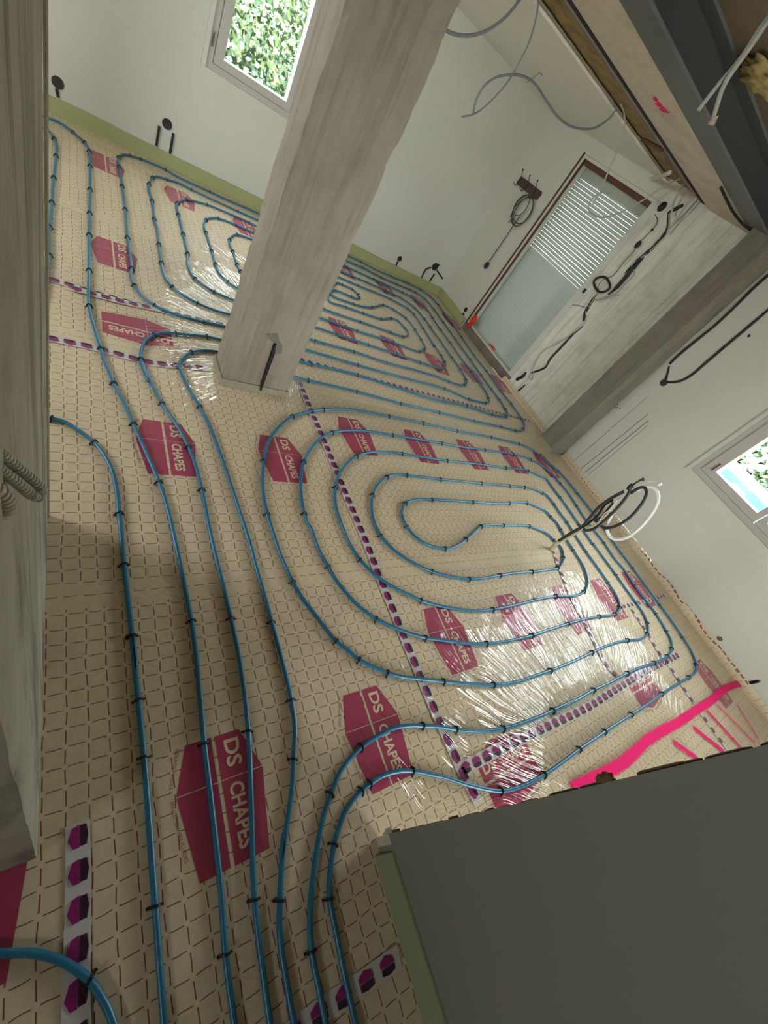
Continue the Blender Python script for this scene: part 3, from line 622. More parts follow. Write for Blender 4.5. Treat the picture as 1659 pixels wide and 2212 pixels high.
near = (Y8((560, 1400), (520, 1270), (440, 920), (385, 640), (345, 440, 1), (345, 300), (375, 75, 1), (395, 0)) + Y4((480, 1450), (560, 1330), (650, 1235, 1), (735, 1165, 1), (850, 1090), (1000, 1045), (1165, 1040, 1), (1400, 1085))
  + Y5((0, 1130), (200, 1195), (400, 1245), (540, 1260, 1), (740, 1210), (945, 1105, 1), (1110, 990), (1275, 865, 1), (1400, 780), (1515, 700, 1))
  + Y3((935, 1585, 1), (1070, 1500), (1225, 1390, 1), (1350, 1310), (1475, 1235, 1), (1535, 1185), (1545, 1115, 1), (1500, 990), (1420, 860, 1), (1310, 700), (1200, 550, 1), (1080, 390), (945, 205, 1), (790, 0))
  + K6((560, 600), (375, 365, 1), (150, 100, 1), (30, 0)) + Z7((1590, 600, 1), (1490, 530), (1370, 480, 1), (1230, 445), (1075, 410, 1), (720, 345, 1), (365, 265, 1), (0, 190, 1))
  + Z6((1400, 165), (1150, 130), (880, 135, 1), (740, 150, 1), (620, 180), (510, 215, 1), (380, 310), (240, 480), (180, 640), (165, 745, 1), (150, 950), (160, 1150), (205, 1385, 1), (260, 1560))
  + Y1((225, 0), (300, 230), (380, 420), (450, 570, 1), (560, 750), (720, 960), (910, 1195, 1), (1030, 1290), (1150, 1390, 1), (1300, 1465), (1450, 1530, 1), (1600, 1570))
  + Y2((250, 1395), (530, 1425, 1), (800, 1450), (1060, 1460, 1), (1300, 1430))
  + Y3((0, 1230), (175, 1170, 1), (400, 1080), (565, 1000, 1), (740, 925), (900, 885, 1), (1020, 875), (1085, 825, 1), (1085, 725, 1), (1050, 640), (980, 535, 1), (890, 410), (790, 270, 1), (590, 0))
  + K6((560, 970, 1), (395, 740, 1), (280, 570), (165, 410, 1), (80, 300), (0, 190)) + Z7((1600, 825), (1470, 765, 1), (1230, 735, 1), (985, 700, 1), (800, 680), (615, 660, 1), (380, 625), (140, 585, 1), (0, 570))
  + Z6((1450, 645), (1275, 690, 1), (1130, 810), (1050, 940), (1020, 1070, 1), (1020, 1230), (1060, 1420), (1130, 1600))
  + Y1((1050, 170), (1160, 335, 1), (1300, 480), (1450, 590), (1600, 672)) + Y2((150, 505), (290, 570, 1), (500, 630), (750, 670), (900, 680), (1050, 665, 1), (1300, 615), (1500, 560))
  + Y3((0, 510), (225, 470, 1), (400, 465), (490, 425, 1), (520, 330), (480, 190), (385, 35, 1))
  + K6((320, 1040, 1), (250, 930), (175, 800, 1), (130, 720), (50, 640, 1), (0, 580)) + Z7((1580, 1155), (1455, 1105, 1), (1270, 1105, 1), (1100, 1110), (885, 1095, 1), (670, 1080), (455, 1070, 1), (310, 1065), (175, 1110, 1), (135, 1210), (185, 1350, 1), (300, 1480), (440, 1555), (595, 1585, 1), (700, 1560), (815, 1485, 1), (900, 1410), (975, 1350, 1), (1080, 1335), (1210, 1340, 1), (1340, 1340), (1480, 1350, 1), (1580, 1390))
  + K6((0, 840), (90, 920, 1), (170, 1000), (200, 1070), (205, 1130, 1), (180, 1210), (140, 1255, 1)) + Y3((120, 225), (0, 240, 1)) + Y2((1300, 280), (1125, 305, 1), (960, 335), (800, 345, 1), (600, 315), (405, 265, 1), (200, 170), (0, 35))
  + Y1((1500, 215), (1375, 80, 1), (1330, 0)) + Z6((1560, 1640, 1), (1490, 1500), (1455, 1330), (1465, 1155, 1), (1530, 1030), (1640, 940, 1))
  + Z7((80, 805), (190, 810, 1), (350, 830), (545, 855, 1), (760, 875), (975, 900, 1), (1270, 925, 1), (1430, 940, 1), (1530, 960), (1620, 1000, 1)) + K6((0, 380), (95, 495, 1), (165, 600), (250, 710, 1), (350, 870), (480, 1065, 1), (600, 1230), (740, 1430, 1))
  + Y3((800, 480), (825, 575, 1), (780, 640, 1), (635, 660, 1), (480, 690), (340, 730, 1), (150, 790), (0, 840, 1)) + Y2((1465, 940, 1), (1200, 1000), (985, 1025, 1), (750, 1020), (550, 995), (340, 965, 1), (150, 910), (0, 855))
  + Y1((1500, 1045), (1330, 960, 1), (1150, 830), (1000, 670), (900, 540), (825, 410, 1), (720, 220), (640, 0)) + Z6((690, 1500), (650, 1380, 1), (610, 1150), (610, 950), (645, 755, 1), (720, 610), (840, 480), (985, 410, 1), (1200, 385), (1450, 400))
  + Z7((0, 385), (40, 390, 1), (290, 430), (555, 475, 1), (780, 515), (1010, 545, 1), (1310, 590, 1), (1495, 645, 1)) + K6((0, 70), (170, 245, 1), (270, 370), (365, 515, 1), (480, 690), (690, 955, 1), (830, 1160))
  + Y3((850, 200), (960, 365, 1), (1060, 500), (1165, 635, 1), (1265, 800, 1), (1310, 890), (1315, 965, 1), (1275, 1035, 1), (1150, 1100, 1), (1020, 1145), (900, 1195, 1), (740, 1280), (580, 1355, 1), (400, 1460), (200, 1555, 1))
  + Y5((1230, 400), (1025, 500, 1), (800, 595), (560, 670, 1), (350, 695), (115, 680, 1)) + Y4((1450, 600), (1265, 590, 1), (1100, 590), (950, 620), (800, 700), (650, 800, 1), (530, 920), (430, 1060), (345, 1270, 1), (280, 1450), (235, 1640))
  + Y8((240, 250), (220, 450), (215, 620), (225, 790, 1), (270, 1020), (320, 1270), (350, 1400)))
heating_pipe(near, 'long blue pipe laid as the wide oval spiral on the near half of the floor')
far = (Y8((150, 1400), (110, 1270), (60, 1000), (20, 750), (10, 580), (15, 450, 1), (20, 300), (45, 0)) + C7((1260, 1150), (1310, 820), (1315, 705, 1), (1320, 560), (1305, 440, 1), (1260, 250), (1217, 90, 1))
  + Y1((150, 700), (60, 400), (0, 170)) + Y6((1580, 600), (1490, 430, 1), (1380, 240), (1320, 110)) + Z5((640, 1270), (660, 1170), (720, 1110), (790, 1070, 1), (900, 1050), (1160, 1070, 1))
  + Z7((-940, -210), (-850, -190, 1), (-340, -70, 1), (125, 55, 1), (530, 150, 1), (900, 240, 1), (1175, 300, 1), (1330, 340, 1), (1390, 345), (1418, 325, 1), (1430, 280), (1405, 225, 1), (1290, 60, 1))
  + K2((890, 1565, 1), (725, 1335, 1), (575, 1145, 1), (430, 930, 1), (315, 770, 1), (220, 645, 1), (150, 545, 1), (50, 440, 1)) + K0((740, 880, 1), (510, 765, 1), (195, 630, 1), (0, 545)) + Z1((900, 370), (710, 270, 1), (565, 200))
  + Z3((1415, 525), (1060, 370), (720, 215, 1), (260, 0)) + Z2((1590, 750, 1), (1265, 610, 1), (1135, 570, 1), (1050, 555), (985, 590, 1), (975, 640), (995, 710, 1), (1030, 960, 1), (1070, 1255, 1), (1100, 1620, 1))
  + Z4((1130, 280), (1150, 470, 1), (1140, 580), (1185, 690, 1), (1290, 830), (1440, 945, 1)) + Z5((600, 590), (950, 680, 1), (1255, 750))
  + Z1((20, 1400), (120, 1430), (620, 1425, 0))[:0] + Z1((90, 1260), (120, 1280, 1), (620, 1420, 1), (1040, 1560, 1), (1400, 1655)) + K2((130, 1400), (270, 1460, 1), (400, 1498), (455, 1500, 1), (483, 1475), (480, 1440, 1), (415, 1320, 1), (310, 1175, 1), (170, 970, 1), (55, 810)) )
# the pipe is followed loop by loop: (left side seen left of the column) <-> (right side seen right of it)
R3 = K2((740, 1659), (730, 1600), (640, 1470), (550, 1340, 1), (420, 1180), (290, 995, 1), (180, 845, 1)) + K0((1100, 1600, 1), (955, 1385, 1), (880, 1260), (780, 1165, 1), (640, 1050, 1), (410, 925, 1)) + Z1((1240, 660, 1), (870, 490, 1), (530, 335, 1), (510, 325))
CL = Z7((-870, -370), (-815, -358, 1), (-330, -245, 1), (30, -130), (420, 0), (820, 85, 1), (1085, 170, 1), (1190, 192), (1235, 195, 1), (1250, 165), (1230, 120, 1), (1170, 20, 1))
BL = Z1((20, 1400), (40, 1410, 1), (670, 1590, 1)) + Z7((30, -250), (585, -100, 1), (840, 8, 1), (960, 40), (1015, 52, 1), (1060, 35), (1050, 0, 1), (1000, -80))
DL = Z1((90, 1260), (120, 1280, 1), (620, 1420, 1), (1040, 1560, 1), (1400, 1655)) + K2((0, 1360), (130, 1400), (270, 1460, 1), (400, 1498), (455, 1500, 1), (483, 1475), (480, 1440, 1), (415, 1320, 1), (310, 1175, 1), (170, 970, 1), (55, 810), (0, 730))
EL = Z1((150, 1115), (390, 1195, 1), (800, 1330, 1), (1165, 1450, 1), (1465, 1555, 1)) + K2((0, 1250), (80, 1285), (150, 1305), (205, 1305), (235, 1270), (225, 1230, 1), (185, 1150, 1), (105, 1035, 1), (0, 870))
R1 = far[far.index(K2((890, 1565, 1))[0]):]
start = far[:far.index(K2((890, 1565, 1))[0])]
r1_l1_l10 = R1[:R1.index(Z1((90, 1260))[0])]
L9 = Z5((1300, 595), (1080, 530), (865, 440, 1), (700, 350), (550, 235, 1), (450, 110)) + Z3((20, 1050), (55, 1195, 1), (20, 940, 1), (0, 780))[1:] + Z2((1590, 1659), (1440, 1380, 1), (1415, 1145, 1), (1375, 935, 1), (1420, 850, 1), (1480, 835), (1600, 870, 1)) + Z3((130, 40, 1), (470, 185, 1), (1110, 485, 1), (1385, 610))
L9 = Z5((1300, 595), (1080, 530), (865, 440, 1), (700, 350), (550, 235, 1), (450, 110)) + Z3((55, 1195, 1), (20, 940, 1)) + Z2((1475, 1500), (1440, 1380, 1), (1415, 1145, 1), (1370, 1010), (1375, 930, 1), (1420, 850, 1), (1480, 835), (1600, 870, 1)) + Z3((300, 100), (470, 185, 1), (1110, 485, 1), (1385, 610))
R2 = Z1((535, 260), (735, 345, 1), (965, 465, 1), (1170, 555, 1), (1335, 625, 1), (1410, 660, 1), (1525, 740, 1)) + K0((810, 1035, 1), (985, 1235, 1), (1145, 1460, 1)) + K2((210, 750, 1), (355, 955, 1), (530, 1195, 1), (660, 1385, 1), (785, 1555, 1))
L8 = Z3((1365, 690), (1265, 640, 1), (900, 480), (685, 395, 1), (400, 325, 1), (320, 345), (275, 375, 1), (265, 440), (290, 535, 1), (355, 800, 1), (415, 1070, 1), (415, 1180), (440, 1290), (520, 1415, 1), (780, 1595, 1)) + Z5((1080, 295, 1), (1230, 365), (1350, 410))
L7 = Z3((1130, 1560), (975, 1460, 1), (860, 1350), (800, 1215, 1), (750, 1035, 1), (670, 780, 1), (640, 680), (670, 605, 1), (740, 580), (840, 585, 1), (1085, 675, 1), (1340, 790))
R4 = Z1((480, 400), (690, 490, 1), (1020, 635, 1), (1230, 735, 1), (1400, 860, 1), (1525, 1000, 1), (1600, 1105, 1))
L56 = Z3((1315, 880), (1100, 810, 1), (1030, 830), (995, 880, 1), (1000, 950), (1040, 1040, 1), (1100, 1220, 1), (1145, 1310, 1), (1180, 1345))
R5 = Z1((1650, 1350, 1), (1510, 1125, 1), (1390, 945, 1), (1310, 870, 1), (1085, 745, 1), (670, 570, 1), (440, 470))
R10 = Z1((250, 880), (270, 885, 1), (700, 1035, 1), (1085, 1170, 1), (1240, 1225, 1), (1295, 1215), (1315, 1180), (1275, 1120, 1), (1180, 1020), (1090, 990, 1), (1030, 995), (965, 1000, 1), (735, 925, 1), (510, 845, 1), (305, 775))
RU = Z1((415, 535), (470, 560, 1), (600, 620, 1), (675, 690, 1), (690, 730, 1), (650, 740), (585, 715, 1), (365, 630))
R8 = Z1((340, 700), (610, 805, 1), (750, 845), (850, 850, 1), (920, 835), (990, 820, 1), (1125, 880, 1), (1285, 990, 1), (1405, 1140, 1), (1480, 1265, 1), (1530, 1360), (1520, 1395, 1), (1455, 1420, 1), (1380, 1400), (1120, 1300, 1), (655, 1150, 1), (200, 990))
path = (start + r1_l1_l10 + BL[:-1] + R3 + L8 + EL + R5[0:] + L56 + R10 + RU + R8 + L7 + R4
        + K2((55, 810), (170, 970, 1), (310, 1175, 1), (415, 1320, 1), (480, 1440, 1), (483, 1475), (455, 1500, 1), (400, 1498), (270, 1460, 1), (130, 1400), (0, 1360)) + Z1((1400, 1655), (1040, 1560, 1), (620, 1420, 1), (120, 1280, 1), (90, 1260)) + L9 + R2 )
CLR = CL[::-1]
P3 = (Z5((1210, 920), (985, 870, 1), (800, 850), (590, 830, 1), (450, 820), (310, 850, 1), (200, 930), (150, 1050), (145, 1160, 1), (160, 1250), (250, 1450)) + Y6((940, 0), (1030, 200), (1135, 400, 1), (1270, 600), (1385, 810, 1), (1440, 950), (1510, 1210, 1), (1600, 1659))
  + C7((1035, 75, 1), (1080, 300), (1112, 580, 1), (1125, 900), (1140, 1335, 1), (1170, 1600), (1210, 1891), (1230, 2020)))
path = path + CLR + P3
heating_pipe(path, 'long blue pipe laid as the spiral on the far half of the floor')
heating_pipe([('w', (-0.35, 4.85, 0))] + Z2((65, 80), (240, 150), (405, 270, 1), (550, 400, 1), (610, 510, 1), (620, 700, 1), (620, 1000, 1), (615, 1305, 1), (610, 1580, 1)) + Z4((610, 300), (610, 495, 1), (600, 780), (610, 950, 1), (625, 1050), (680, 1250), (760, 1500, 1))
  + Y6((590, 0), (620, 60), (680, 210, 1), (770, 380), (865, 590, 1), (980, 850), (1105, 1140, 1), (1190, 1400), (1260, 1700)) + C7((857, 85, 1), (885, 300), (915, 635, 1), (950, 930), (990, 1300), (1010, 1580, 1), (1050, 1891), (1075, 2050)),
  'blue pipe running the length of the floor from the back left corner to the foreground')
heating_pipe([('w', (-0.25, 1.62, 0)), ('w', (-0.12, 1.625, 0))] + Y6((95, 540, 1), (200, 565), (330, 640), (490, 760, 1), (600, 900), (670, 1050), (710, 1230), (730, 1435, 1)) + Z(80, 1150, .21097, ((860, 0), (890, 330, 1), (975, 1065, 1), (1010, 1400))) + C7((592, 150, 1), (620, 440, 1), (645, 695, 1), (665, 950), (695, 1365, 1), (720, 1700), (735, 1891), (742, 2020)),
  'blue pipe curving out from behind the left wall end to the foreground')
heating_pipe([('w', (-0.45, 4.6, 0))] + Z2((65, 235), (160, 355, 1), (190, 430), (185, 570, 1), (155, 850, 1), (130, 1165, 1), (105, 1480, 1)) + Z4((95, 0), (100, 300, 1), (80, 450)) + [('w', (-0.09, 2.3, 0)), ('w', (-0.2, 1.9, 0))],
  'blue pipe at far left that disappears behind the left wall end')
heating_pipe([('w', (-0.3, 0.06, 0)), ('w', (-0.2, 0.045, 0))] + C7((0, 1575), (130, 1572), (260, 1602), (330, 1640), (400, 1695, 1), (470, 1800), (510, 1900), (530, 2050)), 'blue pipe bend in the bottom left corner of the foreground')
# ================================================================== partition board in the foreground
pb = empty('partition_board', (0.836, -0.185, 0), 'grey plasterboard partition standing in the bottom right foreground with a torn edge', 'partition')
def kid(o, par):
    o.parent = par; o.matrix_parent_inverse = Matrix.Translation(par.location).inverted(); return o
mb = MB(); mb.box((0.8300, -2.69, 0.085), (0.8306, -0.1865, 2.42)); mb.box((0.8300, -2.69, 0.0), (0.8306, -0.215, 0.085)); kid(mb.build('face_paper', BOARD), pb)
CORE = plain('cream_gypsum_core', (0.62, 0.58, 0.47), 0.95, var=0.2, scale=60, bumpd=0.002)
PAPER = plain('torn_brown_paper', (0.14, 0.085, 0.05), 0.9, var=0.6, scale=50)
mb = MB(); mb.box((0.8306, -2.69, 0.0), (0.842, -0.19, 2.42)); kid(mb.build('gypsum_core', CORE), pb)
mb = MB(); z = 0.1; random.seed(3)
while z < 2.4:
    h = random.uniform(0.03, 0.10); a = max(0.0, mnoise.noise(Vector((z * 7, 1, 0)))) * 0.012 + 0.0015 + (0.002 if z > 0.7 else 0)
    x0 = 0.8335 + random.uniform(0, 0.002)
    mb.poly([(x0, -0.189, z), (x0 + 0.008, -0.189, z + 0.006), (x0 + 0.009, -0.189, z + h * 0.8), (x0 + 0.001, -0.189, z + h)], (0, a, 0)); z += h * random.uniform(0.7, 1.6)
kid(mb.build('torn_paper', PAPER), pb)
mb = MB(); random.seed(5)
for i in range(26):
    c = Vector((0.832 + random.uniform(-0.006, 0.012), -0.183 + random.uniform(-0.006, 0.006), 0.075 + random.uniform(-0.008, 0.012))); r = random.uniform(0.002, 0.006)
    mb.poly([c + Vector((random.uniform(-r, r), random.uniform(-r, r), random.uniform(-r, r))) for _ in range(4)], (r * .6, r * .6, r * .6))
kid(mb.build('crumbled_corner', CORE), pb)
c1 = onx((1300, 1690), 0.836); k = lump('torn_flake', (0.838, -0.181, c1.z + 0.01), 0.011, plain('torn_flake_paper', (0.20, 0.12, 0.05), 0.9, var=0.5), 4, 3, (0.8, 0.8, 1.6), 0.6); kid(k, pb)
FOAMG = mat_plaster('green_foam_band', (0.30, 0.34, 0.18), 0.08)
mb = MB(); y = -0.232
prof = [(0.808, 0.0), (0.8115, 0.03), (0.8215, 0.082), (0.8285, 0.083), (0.829, 0.0)]
ys = [-0.232 - 0.05 * i for i in range(49)]
for a, b in zip(ys, ys[1:]):
    w = lambda t: 0.0015 * mnoise.noise(Vector((t * 9, 0, 0)))
    mb.add([(p[0] + w(t), t, p[1] + w(t + 4)) for t in (a, b) for p in prof], [(i, i + 1, i + 6, i + 5) for i in range(4)])
mb.poly([(p[0], -0.232, p[1]) for p in prof]); tag(mb.build('foam_band', FOAMG), 'pale green edge foam band along the foot of the grey partition board', 'foam band')
# perimeter foam bands in the far room
def band(a, b, label, ax):
    mb = MB(); n = int(abs((b[0] - a[0]) if ax == 'x' else (b[1] - a[1])) / 0.08) + 1
    for i in range(n):
        for_ = []
        for t in (i / n, (i + 1) / n):
            p = Vector(a).lerp(Vector(b), t); h = 0.105 + 0.010 * mnoise.noise(p * 2.3) + 0.005 * mnoise.noise(p * 9); o_ = 0.006 * mnoise.noise(p * 4)
            dirn = Vector((0, -1, 0)) if ax == 'x' else Vector((-1, 0, 0))
            for_ += [p + dirn * (0.034 + o_), p + dirn * (0.024 + o_) + Vector((0, 0, 0.05)), p + dirn * 0.008 + Vector((0, 0, h)), p + dirn * 0.001 + Vector((0, 0, h + 0.003))]
        mb.add(for_, [(j, j + 1, j + 5, j + 4) for j in range(3)])
    return tag(mb.build('foam_band', FOAM), label, 'foam band')
band((-2.6, YB - .001, 0), (W - 0.02, YB - .001, 0), 'yellow green foam band along the foot of the back wall', 'x')
band((W - .001, YB - 0.03, 0), (W - .001, 4.47, 0), 'short yellow green foam band on the right wall between corner and patio door', 'y')
# ================================================================== conduit bundle
B0 = fl((1190, 1188)); bn = Vector((B0.x, B0.y, 0)).normalized()
def bp(a, b, off=0.0):
    d = ray((1180 + .18083 * a, 1000 + .18083 * b)); P0 = B0 - bn * off; t = (P0.dot(bn)) / d.dot(bn); return Vector((d.x * t, d.y * t, d.z * t + CAMZ))
def bl(off, *ps): return [bp(p[0], p[1], off) for p in ps]
cb = empty('conduit_bundle', B0, 'bundle of looped black and white conduits rising from the floor inside the oval pipe spiral', 'conduit bundle')
SHEATH = plain('cloudy_yellow_film', (0.42, 0.38, 0.22), 0.3, var=0.35, scale=40); BLKC = plain('black_conduit_plastic', (0.018, 0.018, 0.016), 0.5, var=0.3)
def bt(name, m, r, off, *ps): return kid(cable(name, bl(off, *ps), r, m, None, 10, 0.01), cb)
mb = MB(); P = spline([B0] + bl(0, (100, 985), (160, 935), (300, 865), (430, 785)), 0.012); mb.tube(P, [0.019 - 0.009 * i / len(P) + 0.002 * mnoise.noise(Vector((i * .6, 0, 0))) for i in range(len(P))], 10); kid(mb.build('sheath', SHEATH, None, True), cb)
bt('black_conduit', BLKC, 0.011, 0.012, (150, 930), (290, 840), (440, 750), (520, 655), (640, 520), (780, 420), (930, 340))
bt('black_conduit', BLKC, 0.008, 0.0, (300, 850), (440, 765), (600, 640), (640, 590), (700, 500), (800, 440))
bt('black_conduit', BLKC, 0.010, 0.026, (440, 790), (480, 806), (560, 790), (690, 690), (800, 590), (900, 480), (980, 370), (1010, 290))
bt('black_conduit', BLKC, 0.007, 0.022, (600, 680), (660, 640), (760, 520), (800, 470))
bt('black_conduit', BLKC, 0.010, 0.016, (560, 660), (640, 740), (690, 775), (780, 770), (900, 720), (1010, 640), (1110, 530), (1180, 420), (1200, 350), (1180, 300), (1130, 292), (1070, 320), (1010, 365))
bt('conduit_collar', BLKC, 0.0155, 0.026, (980, 320), (1005, 285), (1035, 262)); bt('black_wire', BLKC, 0.006, 0.026, (1035, 262), (1090, 225), (1150, 190)); bt('black_wire', BLKC, 0.0035, 0.026, (1140, 210), (1165, 205), (1160, 180), (1140, 190))
bt('white_conduit', WHITEP, 0.011, 0.0, (700, 560), (780, 600), (745, 690), (722, 780), (745, 860), (800, 905), (880, 912), (980, 880), (1100, 790), (1220, 660), (1310, 520), (1338, 410), (1310, 325), (1250, 285), (1170, 290), (1090, 330))
bt('yellowed_wire', SHEATH, 0.007, 0.03, (470, 780), (560, 755), (680, 660), (760, 560), (880, 420)); bt('white_wire', WHITEP, 0.003, 0.04, (640, 680), (700, 600), (760, 560), (850, 440)); bt('white_wire', WHITEP, 0.002, 0.0, (1150, 250), (1250, 222), (1340, 238))
o = lump('cable_tip', bp(1350, 252), 0.014, WHITEP, 2, 2, (1, 1, 1), 0.1); kid(o, cb)
# ================================================================== grey corrugated conduits at the left wall end
def corrugated(pts, r, pitch, m, name, label):
    P = spline(pts, pitch / 6); rs = [r * (1.0 if i % 6 in (1, 2, 3) else 0.78) for i in range(len(P))]; mb = MB(); mb.tube(P, rs, 12); o = mb.build(name, m, None, False)
    return tag(o, label, 'conduit')
VZ = lambda yp, *ps: [ony((.18083 * a, 850 + .18083 * b), yp) for a, b in ps]
corrugated(VZ(0.245, (-90, 630), (0, 705), (200, 880), (330, 985), (430, 1070), (490, 1140), (500, 1190)) + VZ(0.235, (450, 1235), (380, 1215), (200, 1065), (0, 905), (-90, 830)), 0.0036, 0.0026, CORR, 'corrugated_conduit', 'grey ribbed conduit loop sticking out at the left wall end')
corrugated(VZ(0.22, (-150, 1130), (-60, 1160), (20, 1230), (70, 1310), (60, 1400), (-40, 1430), (-140, 1430)), 0.0058, 0.003, plain('beige_corrugated_plastic', (0.68, 0.60, 0.48), 0.6, var=0.15), 'corrugated_conduit', 'thick beige ribbed conduit end at the left image border')
# ================================================================== cables hanging from the ceiling
H1 = lambda *ps: [ony((960 + .35714 * a, .35714 * b), 3.30) for a, b in ps]
I1 = lambda yy, *ps: [ony((1150 + .18083 * a, 180 + .18083 * b), yy) for a, b in ps]
tag(cable('hanging_cable', H1((-60, 130), (30, 195), (120, 215), (220, 200), (320, 145), (400, 70), (460, -10)), 0.009, GREYC), 'thick grey cable sagging from the ceiling gap to behind the concrete column', 'cable')
tag(cable('hanging_cable', H1((566, -30), (566, 30), (552, 120), (510, 260), (450, 380), (400, 470), (330, 560), (250, 640), (180, 690), (105, 706)), 0.0055, GREYC), 'thin grey cable hanging from the ceiling with its loose end beside the column', 'cable')
tag(cable('hanging_cable', H1((175, 690), (190, 610), (240, 520), (310, 470), (400, 452), (480, 462), (550, 510), (610, 600), (680, 700)) + I1(3.30, (430, 500), (600, 545), (750, 530), (880, 450), (960, 370), (1015, 270)), 0.0075, GREYC), 'grey cable making an S curve in front of the back corner of the room', 'cable')
tag(cable('hanging_cable', H1((500, 495), (550, 460), (575, 440), (590, 455)), 0.003, GREYC), 'short thin wire end crossing the S curved grey cable', 'cable')
tag(cable('hanging_cable', I1(3.25, (1060, 250), (1095, 350), (1105, 450), (1090, 560), (1050, 700), (1000, 850), (940, 980), (880, 1120), (830, 1260), (770, 1360), (715, 1450)), 0.006, LGREYC), 'light cable hanging down in front of the patio door top', 'cable')
K4 = lambda x, *ps: [onx((1350 + .18626 * a, 300 + .18626 * b), x) for a, b in ps]
KS = lambda *ps: [fl((1350 + .18626 * a, 300 + .18626 * b), 2.225) for a, b in ps]
tag(cable('hanging_cable', I1(3.2, (920, 1310), (820, 1310), (740, 1350), (680, 1420), (670, 1500), (710, 1560), (800, 1600), (920, 1590), (1080, 1530)) + [onx((1150 + .18083 * a, 180 + .18083 * b), 4.0) for a, b in ((1330, 1390), (1450, 1310))] + K4(4.25, (300, 650), (450, 550), (600, 480), (750, 430), (870, 400), (950, 410), (1000, 450)), 0.006, LGREYC), 'light cable looping across the roller shutter towards the top of the pale wall', 'cable')
tag(cable('ceiling_cable', K4(4.3, (440, 130), (540, 150), (620, 180), (700, 270), (740, 370), (710, 480), (640, 600), (570, 720), (540, 860)), 0.009, LGREYC), 'thick light cable bending out of the ceiling gap down to the door corner', 'cable')
tag(cable('ceiling_cable', K4(4.33, (1110, 570), (1060, 480), (1000, 470), (920, 530), (800, 680), (690, 800), (560, 990), (490, 1080)), 0.010, LGREYC), 'pair of light cables arching over the top of the pale concrete wall', 'cable')
tag(cable('ceiling_cable', K4(4.345, (960, 560), (860, 680), (760, 800), (600, 960), (510, 1060)), 0.006, GREYC), 'darker cable running beside the arching light cables', 'cable')
tag(cable('black_sleeve', KS((1112, 565), (1180, 710), (1270, 870), (1380, 1000), (1470, 1065)), 0.009, RUBBER), 'black sleeved cable on the soffit next to the steel beam', 'cable')
tag(cable('pipe_stub', [fl((1350 + .18626 * a, 300 + .18626 * b), 2.22) for a, b in ((210, 470), (330, 460), (430, 430), (520, 390))], 0.016, CORR), 'short grey pipe stub poking out at the ceiling edge above the door', 'pipe stub')
tag(cable('ceiling_sleeve', [fl((1350 + .18626 * a, 300 + .18626 * b), 2.24) for a, b in ((200, 10), (290, 50), (360, 90), (440, 125))], 0.014, BROWNW), 'dark brown sleeve in the insulation gap near the right wall', 'sleeve')
O3 = lambda yy, *ps: [ony((1350 + .18626 * a, .18626 * b), yy) for a, b in ps]
tag(cable('twin_cable', O3(1.7, (1900, -60), (1659, 200), (1500, 430), (1400, 590), (1280, 750), (1100, 960), (850, 1280)), 0.0075, LGREYC), 'pale cable hanging in the top right corner, upper left strand with cut tip', 'cable')
tag(cable('twin_cable', O3(1.68, (1910, -20), (1659, 250), (1500, 480), (1330, 720), (1240, 840), (1140, 1010), (1060, 1250), (1015, 1400)), 0.0085, LGREYC), 'pale cable hanging in the top right corner, lower strand with a frayed tip', 'cable')
mb = MB(); mb.tube(O3(1.68, (1050, 1330), (1000, 1440)), 0.014, 8); tag(mb.build('cable_tip', plain('frayed_tip', (0.42, 0.33, 0.26), 0.8, var=0.4)), 'frayed square tip on the end of the pale corner cable', 'cable tip')
tag(lump('foam_lump', fl((1650, 162), 2.42), 0.11, plain('yellow_foam', (0.42, 0.33, 0.14), 0.9, var=0.4, scale=30, bumpd=0.01), 6, 4, (1.0, 1.1, 0.3), 0.8), 'ragged yellow insulation lump on the brown ceiling at the upper right', 'foam lump')
# ================================================================== wall conduits, and black tubes painting the shade of wall chases
V3 = lambda x, *ps: [onx((1130 + .18083 * a, 560 + .18083 * b), x) for a, b in ps]
def chase(pts, r, label, m=RUBBER, jit=0.004): 
    mb = MB(); P = spline(pts, 0.012); k = len(P); mb.tube(P, [r[0] + (r[1] - r[0]) * min(1, 4 * i / k, 4 * (k - i) / k) + jit * mnoise.noise(P[i] * 30) for i in range(k)], 8); return tag(mb.build('wall_chase', m, None, True), label, 'wall chase')
CW = W + 0.004
chase(V3(CW, (1450, -20), (1320, 110), (1200, 250), (1110, 350), (1020, 425)), (0.006, 0.024), 'wide black tube painting the shade of a cable chase in the pale wall above the black cable ring')
chase(V3(CW, (890, 415), (850, 465), (790, 560), (745, 640), (725, 740)), (0.010, 0.018), 'short crooked black tube painting the shade of a chase below the black cable ring')
chase(V3(CW, (715, 800), (600, 900), (450, 1060), (330, 1190), (270, 1290), (190, 1330), (90, 1360)), (0.010, 0.015), 'long diagonal black tube painting the shade of a chase in the pale wall beside the door frame')
chase(V3(CW, (40, 1350), (0, 1400), (-80, 1440)), (0.014, 0.022), 'black tube painting the shade of a broken hollow low beside the door frame')
chase(V3(CW, (30, 1500), (-60, 1580), (-100, 1620)), (0.008, 0.012), 'lowest short black tube painting the shade of a chase next to the floor by the door')
chase(K4(CW, (500, 860), (505, 960), (490, 1060), (430, 1150), (330, 1260), (200, 1370), (60, 1500), (0, 1560)), (0.008, 0.018), 'black tube painting the shade of a chase running down from the door corner into the pale wall')
chase(K4(CW, (470, 740), (430, 800), (400, 800)), (0.022, 0.035), 'black lump painting the shade of a hole in the wall at the upper right door corner')
chase(K4(CW, (500, 860), (600, 810), (680, 770)), (0.010, 0.018), 'small black tube painting the shade of a branch chase right of the upper door corner')
